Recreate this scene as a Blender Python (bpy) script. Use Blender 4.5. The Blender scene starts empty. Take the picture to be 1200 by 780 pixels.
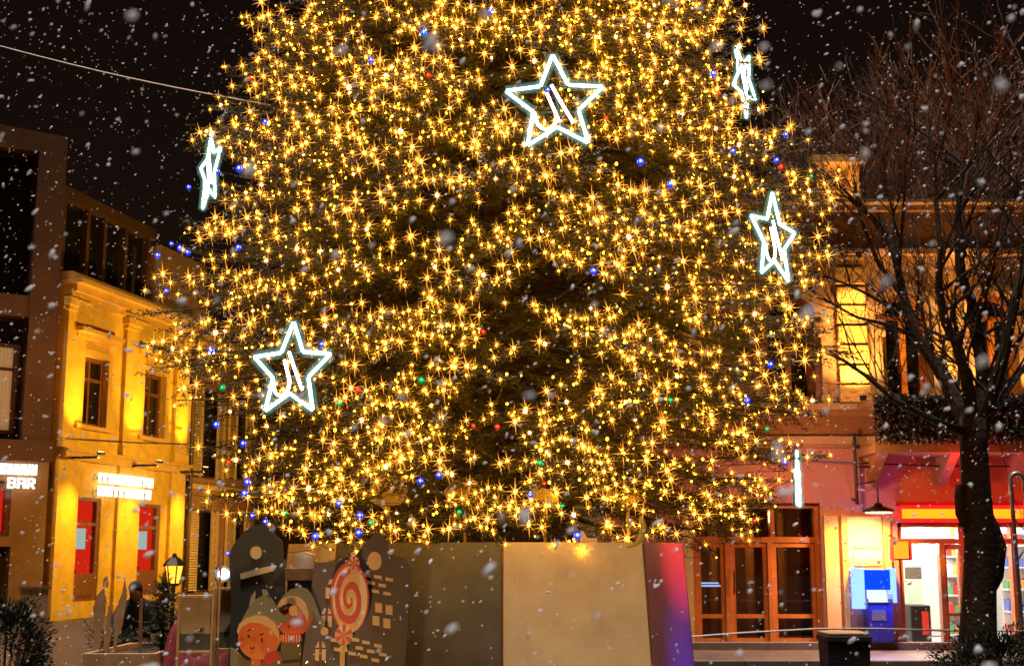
import bpy, math, random
import numpy as np
from mathutils import Vector, Matrix
random.seed(7); RNG = np.random.default_rng(7)
PI = math.pi
sc = bpy.context.scene
COL = sc.collection
# ------------------------------------------------------------------ camera
CH = 1.75; TH = math.radians(9.5); F = 1543.0
cam = bpy.data.objects.new('camera', bpy.data.cameras.new('camera')); COL.objects.link(cam)
cam.location = (0, 0, CH); cam.rotation_euler = (PI/2 + TH, 0, 0)
cam.data.sensor_width = 36; cam.data.lens = 36*F/1200
cam.data.clip_start = .05; cam.data.clip_end = 800
cam.data.dof.use_dof = True; cam.data.dof.focus_distance = 13.2; cam.data.dof.aperture_fstop = 3.6
sc.camera = cam
CT, ST = math.cos(TH), math.sin(TH)
def ray(px, py):
    u, v = (px-600)/F, (390-py)/F
    return Vector((u, CT - v*ST, ST + v*CT))
def at(px, py, Y):
    d = ray(px, py); t = Y/d.y
    return Vector((d.x*t, Y, CH + d.z*t))
def ground(px, py):
    d = ray(px, py); t = -CH/d.z
    return Vector((d.x*t, d.y*t, 0))
# ------------------------------------------------------------------ materials
def mat(name, col, rough=.7, metal=0, var=.25, scale=6, bump=0, bscale=40, emit=None, estr=0, trans=0, sampling=None, coat=0, spec=.5, alpha=None):
    m = bpy.data.materials.new(name); m.use_nodes = True
    nt = m.node_tree; b = nt.nodes['Principled BSDF']; L = nt.links
    b.inputs['Roughness'].default_value = rough; b.inputs['Metallic'].default_value = metal
    b.inputs['Base Color'].default_value = (*col, 1)
    b.inputs['Specular IOR Level'].default_value = spec
    if trans: b.inputs['Transmission Weight'].default_value = trans
    if coat: b.inputs['Coat Weight'].default_value = coat
    if var:
        tc = nt.nodes.new('ShaderNodeTexCoord'); nz = nt.nodes.new('ShaderNodeTexNoise')
        nz.inputs['Scale'].default_value = scale; nz.inputs['Detail'].default_value = 7; nz.inputs['Roughness'].default_value = .65
        L.new(tc.outputs['Object'], nz.inputs['Vector'])
        cr = nt.nodes.new('ShaderNodeValToRGB')
        cr.color_ramp.elements[0].position = .28; cr.color_ramp.elements[1].position = .72
        cr.color_ramp.elements[0].color = (*[c*(1-var) for c in col], 1)
        cr.color_ramp.elements[1].color = (*[min(.95, c*(1+var)) for c in col], 1)
        L.new(nz.outputs['Fac'], cr.inputs['Fac']); L.new(cr.outputs['Color'], b.inputs['Base Color'])
    if bump:
        tc = nt.nodes.new('ShaderNodeTexCoord'); nb = nt.nodes.new('ShaderNodeTexNoise')
        nb.inputs['Scale'].default_value = bscale; nb.inputs['Detail'].default_value = 5
        L.new(tc.outputs['Object'], nb.inputs['Vector'])
        bp = nt.nodes.new('ShaderNodeBump'); bp.inputs['Strength'].default_value = bump; bp.inputs['Distance'].default_value = .03
        L.new(nb.outputs['Fac'], bp.inputs['Height']); L.new(bp.outputs['Normal'], b.inputs['Normal'])
    if emit:
        b.inputs['Emission Color'].default_value = (*emit, 1); b.inputs['Emission Strength'].default_value = estr
    if sampling:
        m.cycles.emission_sampling = sampling
    return m
def glow(name, col, s, sampling=None):
    m = bpy.data.materials.new(name); m.use_nodes = True; nt = m.node_tree
    nt.nodes.remove(nt.nodes['Principled BSDF'])
    e = nt.nodes.new('ShaderNodeEmission'); e.inputs['Color'].default_value = (*col, 1); e.inputs['Strength'].default_value = s
    nt.links.new(e.outputs[0], nt.nodes['Material Output'].inputs[0])
    if sampling: m.cycles.emission_sampling = sampling
    return m
def brick_mat(name, c1, c2, mortar, bw, bh, rough=.8, mode='XY', msize=.012, bump=.4):
    m = bpy.data.materials.new(name); m.use_nodes = True; nt = m.node_tree; L = nt.links; b = nt.nodes['Principled BSDF']
    b.inputs['Roughness'].default_value = rough
    tc = nt.nodes.new('ShaderNodeTexCoord'); mp = nt.nodes.new('ShaderNodeMapping')
    if mode == 'XZ': mp.inputs['Rotation'].default_value = (-PI/2, 0, 0)
    L.new(tc.outputs['Object'], mp.inputs['Vector'])
    bk = nt.nodes.new('ShaderNodeTexBrick'); L.new(mp.outputs['Vector'], bk.inputs['Vector'])
    bk.inputs['Color1'].default_value = (*c1, 1); bk.inputs['Color2'].default_value = (*c2, 1); bk.inputs['Mortar'].default_value = (*mortar, 1)
    bk.inputs['Scale'].default_value = 1; bk.inputs['Brick Width'].default_value = bw; bk.inputs['Row Height'].default_value = bh
    bk.inputs['Mortar Size'].default_value = msize; bk.inputs['Bias'].default_value = 0
    nz = nt.nodes.new('ShaderNodeTexNoise'); nz.inputs['Scale'].default_value = 1.7; nz.inputs['Detail'].default_value = 8
    L.new(tc.outputs['Object'], nz.inputs['Vector'])
    mx = nt.nodes.new('ShaderNodeMix'); mx.data_type = 'RGBA'; mx.blend_type = 'MULTIPLY'; mx.inputs[0].default_value = .7
    cr = nt.nodes.new('ShaderNodeValToRGB'); cr.color_ramp.elements[0].position = .3; cr.color_ramp.elements[0].color = (.45, .42, .4, 1)
    cr.color_ramp.elements[1].position = .7
    L.new(nz.outputs['Fac'], cr.inputs['Fac']); L.new(bk.outputs['Color'], mx.inputs[6]); L.new(cr.outputs['Color'], mx.inputs[7])
    L.new(mx.outputs[2], b.inputs['Base Color'])
    bp = nt.nodes.new('ShaderNodeBump'); bp.inputs['Strength'].default_value = bump; bp.inputs['Distance'].default_value = .02; bp.invert = True
    L.new(bk.outputs['Fac'], bp.inputs['Height']); L.new(bp.outputs['Normal'], b.inputs['Normal'])
    return m
M = {}
M['setts'] = brick_mat('granite setts', (.018, .012, .007), (.042, .027, .016), (.008, .006, .004), .22, .12, .45)
M['flags'] = brick_mat('pavement flags', (.12, .08, .055), (.15, .10, .07), (.05, .035, .025), .8, .5, .5)
M['kerb'] = mat('kerb granite', (.13, .10, .08), .7, scale=20)
M['yellow'] = mat('ochre stucco', (.66, .42, .07), .85, var=.25, scale=2.2, bump=.25, bscale=25)
M['ochretrim'] = mat('ochre trim', (.62, .38, .10), .8, var=.12, scale=3, bump=.1)
M['brownstucco'] = mat('brown stucco', (.30, .17, .08), .85, var=.22, scale=1.5, bump=.3)
M['bronze'] = mat('bronze cladding', (.13, .065, .035), .5, .3, var=.25, scale=1.3)
M['blackmetal'] = mat('black metal', (.018, .017, .017), .45, .5, var=.2)
M['darkglass'] = mat('dark glass', (.012, .012, .014), .06, var=0, spec=.8)
M['wood'] = mat('brown painted wood', (.19, .07, .025), .5, var=.3, scale=9)
M['darkwood'] = mat('dark wood', (.06, .025, .012), .5, var=.3, scale=9)
M['orangewood'] = mat('orange varnished wood', (.50, .17, .03), .35, var=.25, scale=7, coat=.3)
M['redwall'] = mat('red room wall', (.6, .03, .015), .8, var=.15)
M['curtain'] = mat('net curtain', (.6, .55, .45), .9, var=.2, scale=20)
M['tanstone'] = mat('tan stucco', (.28, .155, .09), .85, var=.2, scale=1.2, bump=.35, bscale=18)
M['pinkstucco'] = mat('pink stucco', (.50, .25, .18), .85, var=.15, scale=1.2, bump=.25, bscale=18)
M['stone'] = mat('carved stone', (.50, .29, .10), .85, var=.3, scale=5, bump=.9, bscale=9)
M['trimstone'] = mat('smooth stone trim', (.33, .19, .10), .8, var=.2, scale=3, bump=.25)
M['slate'] = mat('roof slate', (.06, .045, .04), .7, var=.3, scale=3)
M['bark'] = mat('rough bark', (.028, .016, .01), .9, var=.45, scale=8, bump=1, bscale=16)
M['twig'] = mat('brown twigs', (.16, .08, .045), .9, var=.3, scale=4)
M['sprucebark'] = mat('spruce bark', (.07, .045, .03), .9, var=.4, scale=10, bump=.6)
def needle_mat(name, c, var):
    m = mat(name, c, .5, var=var, scale=2.5)
    m.node_tree.nodes['Principled BSDF'].inputs['Subsurface Weight'].default_value = 0
    return m
M['needles'] = needle_mat('spruce needles', (.046, .044, .02), .5)
M['firneedles'] = needle_mat('dark fir needles', (.018, .028, .012), .45)
M['shrub'] = needle_mat('dark shrub leaves', (.02, .021, .011), .5)
M['creamboard'] = mat('cream painted board', (.78, .66, .48), .45, var=.16, scale=2.5, bump=.08, bscale=8)
M['greyboard'] = mat('grey painted board', (.19, .20, .21), .5, var=.25, scale=2.2, bump=.08, bscale=8)
M['purpleboard'] = mat('mauve painted board', (.40, .16, .26), .45, var=.12, scale=2.5)
M['boardedge'] = mat('raw board edge', (.20, .11, .05), .7, var=.3, scale=15)
M['plywood'] = mat('bare plywood', (.42, .25, .12), .65, var=.25, scale=8)
M['darkgreenpaint'] = mat('dark green paint', (.055, .05, .03), .6, var=.15, scale=4)
M['greypaint'] = mat('grey brown paint', (.115, .085, .062), .6, var=.15, scale=4)
M['creampaint'] = mat('cream paint', (.80, .55, .27), .6, var=.08, scale=8)
M['redpaint'] = mat('red paint', (.50, .03, .018), .5, var=.15, scale=8)
M['skinpaint'] = mat('orange face paint', (.72, .19, .045), .6, var=.08, scale=8)
M['darkskinpaint'] = mat('red orange face paint', (.62, .12, .035), .6, var=.1, scale=8)
M['olivepaint'] = mat('olive green paint', (.17, .155, .085), .6, var=.12, scale=8)
M['brimpaint'] = mat('tan brim paint', (.58, .36, .13), .6, var=.1, scale=8)
M['linepaint'] = mat('dark line paint', (.05, .015, .008), .6, var=.1)
M['redcloth'] = mat('dark red cloth', (.12, .006, .008), .9, var=.35, scale=7, bump=.3)
M['darksoil'] = mat('dark soil', (.02, .017, .014), .9, var=.4, scale=20)
M['yellowpaint'] = mat('yellow paint', (.6, .42, .06), .5, var=.15)
M['beigeboard'] = mat('beige board', (.4, .31, .2), .6, var=.15)
M['greencable'] = mat('green cable', (.02, .03, .015), .6, var=0)
M['cable'] = mat('steel cable', (.14, .08, .045), .5, .3, var=0)
M['rope'] = mat('pale rope', (.65, .58, .5), .8, var=.1)
M['steel'] = mat('galvanised steel', (.35, .3, .25), .4, .7, var=.2)
M['jacket'] = mat('dark jacket', (.02, .016, .014), .9, var=.3, scale=12)
M['skin'] = mat('skin', (.26, .12, .07), .6, var=.08)
M['white'] = mat('white laminate', (.8, .79, .76), .5, var=.05)
M['binplastic'] = mat('black bin', (.02, .018, .016), .55, .2, var=.4, scale=9, bump=.2)
M['blueplastic'] = mat('blue plastic', (.03, .03, .22), .35, var=.1)
M['bushleaf'] = M['shrub']
M['snow'] = mat('snowflake', (.93, .93, .95), .6, var=0)
_n = M['snow'].node_tree; _n.nodes.remove(_n.nodes['Principled BSDF'])
_b = _n.nodes.new('ShaderNodeBsdfDiffuse'); _b.inputs['Color'].default_value = (.95, .95, .97, 1)
_t = _n.nodes.new('ShaderNodeBsdfTranslucent'); _t.inputs['Color'].default_value = (.95, .95, .97, 1)
_mx = _n.nodes.new('ShaderNodeMixShader'); _mx.inputs[0].default_value = .6
_n.links.new(_b.outputs[0], _mx.inputs[1]); _n.links.new(_t.outputs[0], _mx.inputs[2]); _n.links.new(_mx.outputs[0], _n.nodes['Material Output'].inputs[0])
M['clearglass'] = bpy.data.materials.new('door glass'); M['clearglass'].use_nodes = True
_n = M['clearglass'].node_tree; _n.nodes.remove(_n.nodes['Principled BSDF'])
_g = _n.nodes.new('ShaderNodeBsdfGlossy'); _g.inputs['Roughness'].default_value = .03
_t = _n.nodes.new('ShaderNodeBsdfTransparent'); _t.inputs['Color'].default_value = (.75, .7, .62, 1)
_f = _n.nodes.new('ShaderNodeFresnel'); _f.inputs['IOR'].default_value = 1.75
_mx = _n.nodes.new('ShaderNodeMixShader'); _n.links.new(_f.outputs[0], _mx.inputs[0]); _n.links.new(_t.outputs[0], _mx.inputs[1]); _n.links.new(_g.outputs[0], _mx.inputs[2]); _n.links.new(_mx.outputs[0], _n.nodes['Material Output'].inputs[0])
G = {}
G['bulb'] = glow('gold bulb', (1, .43, .010), 115)
G['spike'] = glow('gold starburst ray', (1, .35, .03), 2.0, 'NONE')
G['bulbdim'] = glow('gold bulb dim', (1, .38, .02), 12)
G['bulbwhite'] = glow('white bulb', (1, .62, .22), 40)
G['blue'] = glow('blue bulb glow', (.02, .035, 1), 2.4); G['bluecore'] = glow('blue bulb core', (.22, .32, 1), 6)
G['green'] = glow('green bulb glow', (.0, .32, .06), 1.3); G['greencore'] = glow('green bulb core', (.03, .9, .25), 3)
G['red'] = glow('red bulb glow', (1, .02, .005), 1.3); G['redcore'] = glow('red bulb core', (1, .1, .02), 4)
G['neon'] = glow('cold white neon tube', (.80, 1, .96), 7)
def sleeve(name, col, s, op):  # faint glowing shell that stands in for the bloom halo round a light
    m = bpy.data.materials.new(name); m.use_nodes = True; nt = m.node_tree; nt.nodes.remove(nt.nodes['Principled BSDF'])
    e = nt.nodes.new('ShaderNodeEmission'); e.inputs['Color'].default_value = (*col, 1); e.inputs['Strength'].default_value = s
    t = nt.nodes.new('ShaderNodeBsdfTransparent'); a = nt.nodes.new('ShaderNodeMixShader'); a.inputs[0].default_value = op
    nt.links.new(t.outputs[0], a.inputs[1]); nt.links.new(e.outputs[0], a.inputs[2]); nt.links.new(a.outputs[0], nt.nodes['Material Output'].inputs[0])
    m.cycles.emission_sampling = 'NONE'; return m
G['sleeve'] = sleeve('neon halo shell', (.35, 1, .8), .8, .07)  # the sleeve keys all hold halo shells that stand in for bloom
G['sleeveblue'] = sleeve('blue halo shell', (.03, .05, 1), .9, .22); G['sleevegreen'] = sleeve('green halo shell', (.0, .5, .1), .5, .18); G['sleevered'] = sleeve('red halo shell', (1, .03, .01), .6, .18)
G['sleeveflood'] = sleeve('flood halo shell', (1, .95, .85), 2.5, .06)
G['signwhite'] = glow('sign letters', (1, .94, .82), 3.2)
G['fasciared'] = glow('red fascia', (1, .008, .006), 3.2)
G['fasciaorange'] = glow('orange fascia strip', (1, .20, .005), 3)
G['shopwhite'] = glow('shop ceiling light', (1, .93, .80), 9)
G['atmblue'] = glow('blue kiosk light', (.12, .22, 1), 4)
G['atmdeep'] = glow('deep blue screen', (.003, .06, 1), 1.3)
G['atmscreen'] = glow('pale screen', (.75, .85, .8), 1.2)
G['lantern'] = glow('lantern flame glass', (1, .33, .02), 3.5)
G['flood'] = glow('floodlight lens', (1, .95, .82), 60)
G['poster'] = glow('backlit poster', (.55, .74, .66), .62)
G['warmlamp'] = glow('warm lamp', (1, .6, .2), 12)
G['yellowsign'] = glow('yellow lit sign', (1, .42, .02), 1.3)
G['redlit'] = glow('red lit room', (1, .03, .008), .6)
G['litwindow'] = glow('lit window', (1, .62, .25), .55)
G['bluestrip'] = glow('blue strip', (.25, .45, 1), 3)
# ------------------------------------------------------------------ objects
WL = {}
def tag(o, label=None, cat=None, group=None, kind=None):
    if label: o['label'] = label
    if cat: o['category'] = cat
    if group: o['group'] = group
    if kind: o['kind'] = kind
    return o
def empty(name, loc, label, cat, group=None):
    o = bpy.data.objects.new(name, None); COL.objects.link(o); o.empty_display_size = .2
    o.location = loc; WL[o] = Vector(loc)
    return tag(o, label, cat, group)
class Fac:
    """an upright plane: s along it, d out of it towards the viewer side, z up"""
    def __init__(f, O, u):
        f.O = Vector((O[0], O[1], O[2] if len(O) > 2 else 0)); f.u = Vector((u[0], u[1], 0)).normalized()
        f.n = Vector((f.u.y, -f.u.x, 0))
    def w(f, s, d, z): return f.O + f.u*s + f.n*d + Vector((0, 0, z))
    def pix(f, px, py, d=0):
        r = ray(px, py); o = Vector((0, 0, CH)); t = ((f.O + f.n*d) - o).dot(f.n)/r.dot(f.n)
        p = o + r*t - f.O
        return p.dot(f.u), p.z
WORLD = Fac((0, 0), (1, 0))
class MB:
    def __init__(s): s.v = []; s.f = []; s.m = []; s.k = 0
    def mi(s, i): s.k = i; return s
    def add(s, vs, fs):
        b = len(s.v); s.v += [tuple(v) for v in vs]; s.f += [tuple(i+b for i in f) for f in fs]; s.m += [s.k]*len(fs); return s
    def hexa(s, p):   # 8 points: bottom 4 ccw, top 4
        return s.add(p, [(3, 2, 1, 0), (4, 5, 6, 7), (0, 1, 5, 4), (1, 2, 6, 5), (2, 3, 7, 6), (3, 0, 4, 7)])
    def fb(s, fac, s0, s1, d0, d1, z0, z1):
        w = fac.w
        return s.hexa([w(s0, d1, z0), w(s1, d1, z0), w(s1, d0, z0), w(s0, d0, z0), w(s0, d1, z1), w(s1, d1, z1), w(s1, d0, z1), w(s0, d0, z1)])
    def box(s, x0, x1, y0, y1, z0, z1):
        return s.hexa([(x0, y0, z0), (x1, y0, z0), (x1, y1, z0), (x0, y1, z0), (x0, y0, z1), (x1, y0, z1), (x1, y1, z1), (x0, y1, z1)])
    def prism(s, fac, poly, d0, d1):
        if sum(a[0]*b[1]-b[0]*a[1] for a, b in zip(poly, poly[1:]+poly[:1])) < 0: poly = poly[::-1]
        n = len(poly); vs = [fac.w(a, d1, b) for a, b in poly] + [fac.w(a, d0, b) for a, b in poly]
        fs = [tuple(range(n)), tuple(range(2*n-1, n-1, -1))] + [(i, i+n, (i+1) % n+n, (i+1) % n) for i in range(n)]
        return s.add(vs, fs)
    def strip(s, fac, a, b, d0, d1, closed=False):
        """solid band between two polylines of equal length"""
        n = len(a); vs = [fac.w(*(p[0], d1, p[1])) for p in a] + [fac.w(p[0], d1, p[1]) for p in b] + [fac.w(p[0], d0, p[1]) for p in a] + [fac.w(p[0], d0, p[1]) for p in b]
        fs = []
        for i in range(n if closed else n-1):
            j = (i+1) % n
            fs += [(i, j, n+j, n+i), (2*n+j, 2*n+i, 3*n+i, 3*n+j), (i, 2*n+i, 2*n+j, j), (n+j, 3*n+j, 3*n+i, n+i)]
        if not closed: fs += [(0, n, 3*n, 2*n), (n-1, 3*n-1, 4*n-1, 2*n-1)]
        return s.add(vs, fs)
    def tube(s, pts, rad, n=6, cap=True):
        pts = [Vector(p) for p in pts]
        if not hasattr(rad, '__len__'): rad = [rad]*len(pts)
        vs = []; fs = []
        T = (pts[1]-pts[0]).normalized(); ref = Vector((0, 0, 1)) if abs(T.z) < .9 else Vector((1, 0, 0))
        for i, p in enumerate(pts):
            T = (pts[min(i+1, len(pts)-1)]-pts[max(i-1, 0)])
            T = T.normalized() if T.length > 1e-9 else Vector((0, 0, 1))
            A = T.cross(ref); A = A.normalized() if A.length > 1e-6 else Vector((1, 0, 0)); B = A.cross(T); ref = B
            vs += [p + (A*math.cos(2*PI*k/n) + B*math.sin(2*PI*k/n))*rad[i] for k in range(n)]
        for i in range(len(pts)-1):
            for k in range(n):
                k2 = (k+1) % n; fs.append((i*n+k, i*n+k2, (i+1)*n+k2, (i+1)*n+k))
        if cap: fs += [tuple(range(n-1, -1, -1)), tuple(range((len(pts)-1)*n, len(pts)*n))]
        return s.add(vs, fs)
    def lathe(s, c, prof, n=16):
        c = Vector(c); vs = []; fs = []
        for r, z in prof: vs += [c + Vector((r*math.cos(2*PI*k/n), r*math.sin(2*PI*k/n), z)) for k in range(n)]
        for i in range(len(prof)-1):
            for k in range(n):
                k2 = (k+1) % n; fs.append((i*n+k, i*n+k2, (i+1)*n+k2, (i+1)*n+k))
        fs += [tuple(range(n-1, -1, -1)), tuple(range((len(prof)-1)*n, len(prof)*n))]
        return s.add(vs, fs)
    def ball(s, c, r, nu=8, nv=6):
        c = Vector(c); r = Vector(r) if hasattr(r, '__len__') else Vector((r, r, r))
        prof = [(math.sin(PI*i/nv), -math.cos(PI*i/nv)) for i in range(1, nv)]
        vs = [c + Vector((0, 0, -r.z))]; fs = []
        for a, z in prof: vs += [c + Vector((r.x*a*math.cos(2*PI*k/nu), r.y*a*math.sin(2*PI*k/nu), r.z*z)) for k in range(nu)]
        vs.append(c + Vector((0, 0, r.z))); e = len(vs)-1
        for k in range(nu):
            k2 = (k+1) % nu; fs.append((0, 1+k2, 1+k)); fs.append((e, e-nu+k, e-nu+k2))
            for i in range(len(prof)-1): fs.append((1+i*nu+k, 1+i*nu+k2, 1+(i+1)*nu+k2, 1+(i+1)*nu+k))
        return s.add(vs, fs)
    def wall(s, fac, s0, s1, z0, z1, holes, d0, d1):
        S = sorted({s0, s1} | {h[i] for h in holes for i in (0, 1) if s0 < h[i] < s1}); Z = sorted({z0, z1} | {h[i] for h in holes for i in (2, 3) if z0 < h[i] < z1})
        for a, b in zip(S, S[1:]):
            run = None
            for c, e in zip(Z, Z[1:]):
                ms, mz = (a+b)/2, (c+e)/2
                inh = any(h[0] < ms < h[1] and h[2] < mz < h[3] for h in holes)
                if inh:
                    if run: s.fb(fac, a, b, d0, d1, *run); run = None
                else: run = [run[0], e] if run else [c, e]
            if run: s.fb(fac, a, b, d0, d1, *run)
        return s
    def build(s, name, mats, parent=None, smooth=False, local=False, bevel=0):
        if not isinstance(mats, (list, tuple)): mats = [mats]
        o = bpy.data.objects.new(name, bpy.data.meshes.new(name)); COL.objects.link(o)
        off = WL[parent] if parent is not None and not local else Vector((0, 0, 0))
        o.data.from_pydata([(v[0]-off.x, v[1]-off.y, v[2]-off.z) for v in s.v], [], s.f)
        for m in mats: o.data.materials.append(m)
        if len(mats) > 1: o.data.polygons.foreach_set('material_index', s.m)
        if smooth: o.data.polygons.foreach_set('use_smooth', [True]*len(s.f))
        o.data.update()
        if bevel:
            bv = o.modifiers.new('soft edges', 'BEVEL'); bv.width = bevel; bv.segments = 2; bv.limit_method = 'ANGLE'
        if parent is not None: o.parent = parent; WL[o] = WL[parent]
        else: WL[o] = Vector((0, 0, 0))
        return o
def lamp(name, kind, loc, power, col, parent=None, **kw):
    l = bpy.data.lights.new(name, kind); l.energy = power; l.color = col
    o = bpy.data.objects.new(name, l); COL.objects.link(o)
    for k, v in kw.items():
        if k not in ('aim',): setattr(l, k, v)
    o.location = Vector(loc)
    if 'aim' in kw: o.rotation_euler = (Vector(kw['aim'])-Vector(loc)).to_track_quat('-Z', 'Y').to_euler()
    if parent is not None: o.parent = parent; o.location = Vector(loc)-WL[parent]
    return o
def raw_mesh(name, V, Fc, m, parent=None, off=None):
    me = bpy.data.meshes.new(name); n = Fc.shape[1]
    me.vertices.add(len(V)); me.loops.add(Fc.size); me.polygons.add(len(Fc))
    if off is not None: V = V - np.array(off)
    me.vertices.foreach_set('co', np.ascontiguousarray(V, dtype=np.float32).ravel())
    me.loops.foreach_set('vertex_index', np.ascontiguousarray(Fc, dtype=np.int32).ravel())
    me.polygons.foreach_set('loop_start', np.arange(0, Fc.size, n, dtype=np.int32))
    me.update(calc_edges=True); me.materials.append(m)
    o = bpy.data.objects.new(name, me); COL.objects.link(o)
    if parent is not None: o.parent = parent; WL[o] = WL[parent]
    return o
# ------------------------------------------------------------------ world and sun
w = bpy.data.worlds.new('World'); sc.world = w; w.use_nodes = True
nt = w.node_tree; bg = nt.nodes['Background']
sky = nt.nodes.new('ShaderNodeTexSky'); sky.sky_type = 'NISHITA'; sky.sun_disc = False
SUN_EL, SUN_AZ = math.radians(83), math.radians(200)    # invented high light, set near overhead to brighten the snowflakes
sky.sun_elevation = SUN_EL; sky.sun_rotation = SUN_AZ
tint = nt.nodes.new('ShaderNodeMix'); tint.data_type = 'RGBA'; tint.blend_type = 'MULTIPLY'; tint.inputs[0].default_value = 1
tint.inputs[7].default_value = (1, .34, .16, 1)          # city glow on a snowy night sky
nt.links.new(sky.outputs[0], tint.inputs[6]); nt.links.new(tint.outputs[2], bg.inputs[0]); bg.inputs[1].default_value = .004
sdir = Vector((math.sin(SUN_AZ)*math.cos(SUN_EL), math.cos(SUN_AZ)*math.cos(SUN_EL), math.sin(SUN_EL)))
sun = bpy.data.objects.new('sun', bpy.data.lights.new('sun', 'SUN')); COL.objects.link(sun)
sun.data.energy = 4.6; sun.data.angle = math.radians(6); sun.data.color = (1, .94, .89)
sun.rotation_euler = (-sdir).to_track_quat('-Z', 'Y').to_euler()
# ------------------------------------------------------------------ ground
m_ = MB(); m_.add([(-250, -60, 0), (250, -60, 0), (250, 400, 0), (-250, 400, 0)], [(0, 1, 2, 3)])
tag(m_.build('ground', M['setts']), kind='structure')
m_ = MB(); m_.box(1.6, 30, 20.9, 23.6, .005, .12); tag(m_.build('pavement', M['flags']), kind='structure')
m_ = MB()
for i in range(29): m_.box(1.6+i*.985, 1.6+i*.985+.975, 20.7, 20.897, .004, .135)
tag(m_.build('kerb', M['kerb'], bevel=.012), kind='structure')

# ================================================================== RIGHT BUILDING
R = Fac((0, 23.5), (1, 0)); P = R.pix
def X(px, d=0): return P(px, 500, d)[0]
def Z(py, d=0): return P(900, py, d)[1]
rb = empty('stone_building', (6, 23.5, 0), 'tan classical stone building with arched upper windows and red lit shop at street level', 'building')
bL, bR = X(700), X(1330)
zs = dict(st0=Z(525), st1=Z(511), led0=Z(481), led1=Z(474), c0=Z(300), c1=Z(294), k0=Z(250), k1=Z(240))
door = (X(809), X(957), .13, Z(589)); shop = (X(1046), X(1290), .13, Z(612))
MB().wall(R, bL, bR, 0, zs['st0'], [door, shop], -.4, 0).build('lower_wall', M['pinkstucco'], rb)
MB().fb(R, bL, bR, -.4, .14, zs['st0'], zs['st1']).fb(R, bL, bR, .14, .19, zs['st0']+.06, zs['st1']-.02).build('string_course', M['trimstone'], rb)
arch = [(X(900), X(958), zs['led1'], Z(343)), (X(1041), X(1093), zs['led1'], Z(343)), (X(1147), X(1200), zs['led1'], Z(343)), (X(1255), X(1305), zs['led1'], Z(343)), (X(762), X(806), zs['led1'], Z(343))]
lit_bay = (X(1103), X(1144), zs['led1'], Z(298)+0)
MB().wall(R, bL, bR, zs['st1'], zs['c0'], arch+[(lit_bay[0], lit_bay[1], zs['led1'], Z(310))], -.4, 0).build('upper_wall', M['tanstone'], rb)
MB().fb(R, bL, bR, -.2, .22, zs['led0'], zs['led1']).fb(R, bL, bR, -.2, .13, zs['led0']-.12, zs['led0']).build('window_ledge', M['trimstone'], rb)
MB().fb(R, bL, bR, -.4, .2, zs['c0'], zs['c1']).fb(R, bL, bR, -.4, -.02, zs['c1'], zs['k0']).fb(R, bL-.2, bR, -.4, .22, zs['k0'], zs['k0']+.1).fb(R, bL-.35, bR, -.4, .42, zs['k0']+.1, zs['k1']).build('cornice', M['tanstone'], rb)
MB().fb(R, bL, bR, -9, -3.7, 0, zs['k1']-.05).fb(R, bL, bL+.3, -3.7, -.4, 0, zs['k1']-.05).fb(R, bL+.3, bR, -3.7, -.4, zs['st1'], zs['st1']+.2).build('rear_block', M['tanstone'], rb)
MB().fb(R, bL, bR, -9, -1.2, zs['k1'], zs['k1']+.25).build('flat_roof', M['slate'], rb)
# attic niche with a lit recess
a0, a1, az0, az1 = X(970), X(1022), zs['k1'], Z(190)
t = MB().fb(R, a0, X(981), -1.2, -.1, az0, az1).fb(R, X(1013), a1, -1.2, -.1, az0, az1).fb(R, a0-.12, a1+.12, -1.2, .02, az1, az1+.14).fb(R, X(981), X(1013), -1.2, -.7, az0, az1)
t.build('attic_dormer', M['stone'], rb)
lamp('attic_lamp', 'POINT', R.w(X(997), .1, az0+.35), 26, (1, .55, .12), rb, shadow_soft_size=.08)
MB().ball(R.w(X(997), -.35, az0+.18), .05).build('attic_light', G['warmlamp'], rb)
# rusticated lit bay and its side columns
t = MB(); z = zs['led1']; k = 0
zt = Z(300)
heights = [.28, .36, .36, .36, .36, .36, .36, .36]
sx0, sx1 = X(984), X(1021)
while z < zt-.1:
    h = min(.36, zt-z); ins = .02 if k % 2 else 0
    t.fb(R, sx0+ins, sx1-ins, 0.002, .13-.03*(k % 2), z+.025, z+h-.02); z += h; k += 1
t.build('rusticated_pilaster', M['stone'], rb, bevel=.02)
for pa, pb in ((962, 972), (1026, 1039), (1093, 1102), (1144, 1152)):
    c = MB(); x0, x1 = X(pa), X(pb); zc = Z(388)
    c.fb(R, x0, x1, .002, .16, zs['led1'], zs['led1']+.16).fb(R, x0+.03, x1-.03, .002, .12, zs['led1']+.16, zc-.12).fb(R, x0-.02, x1+.02, .002, .17, zc-.12, zc)
    c.build('column', M['trimstone'], rb, bevel=.012)
def arch_pts(x0, x1, zsp, r, n=14): return [((x0+x1)/2 - r*math.cos(PI*i/n), zsp + r*math.sin(PI*i/n)) for i in range(n+1)]
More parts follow.
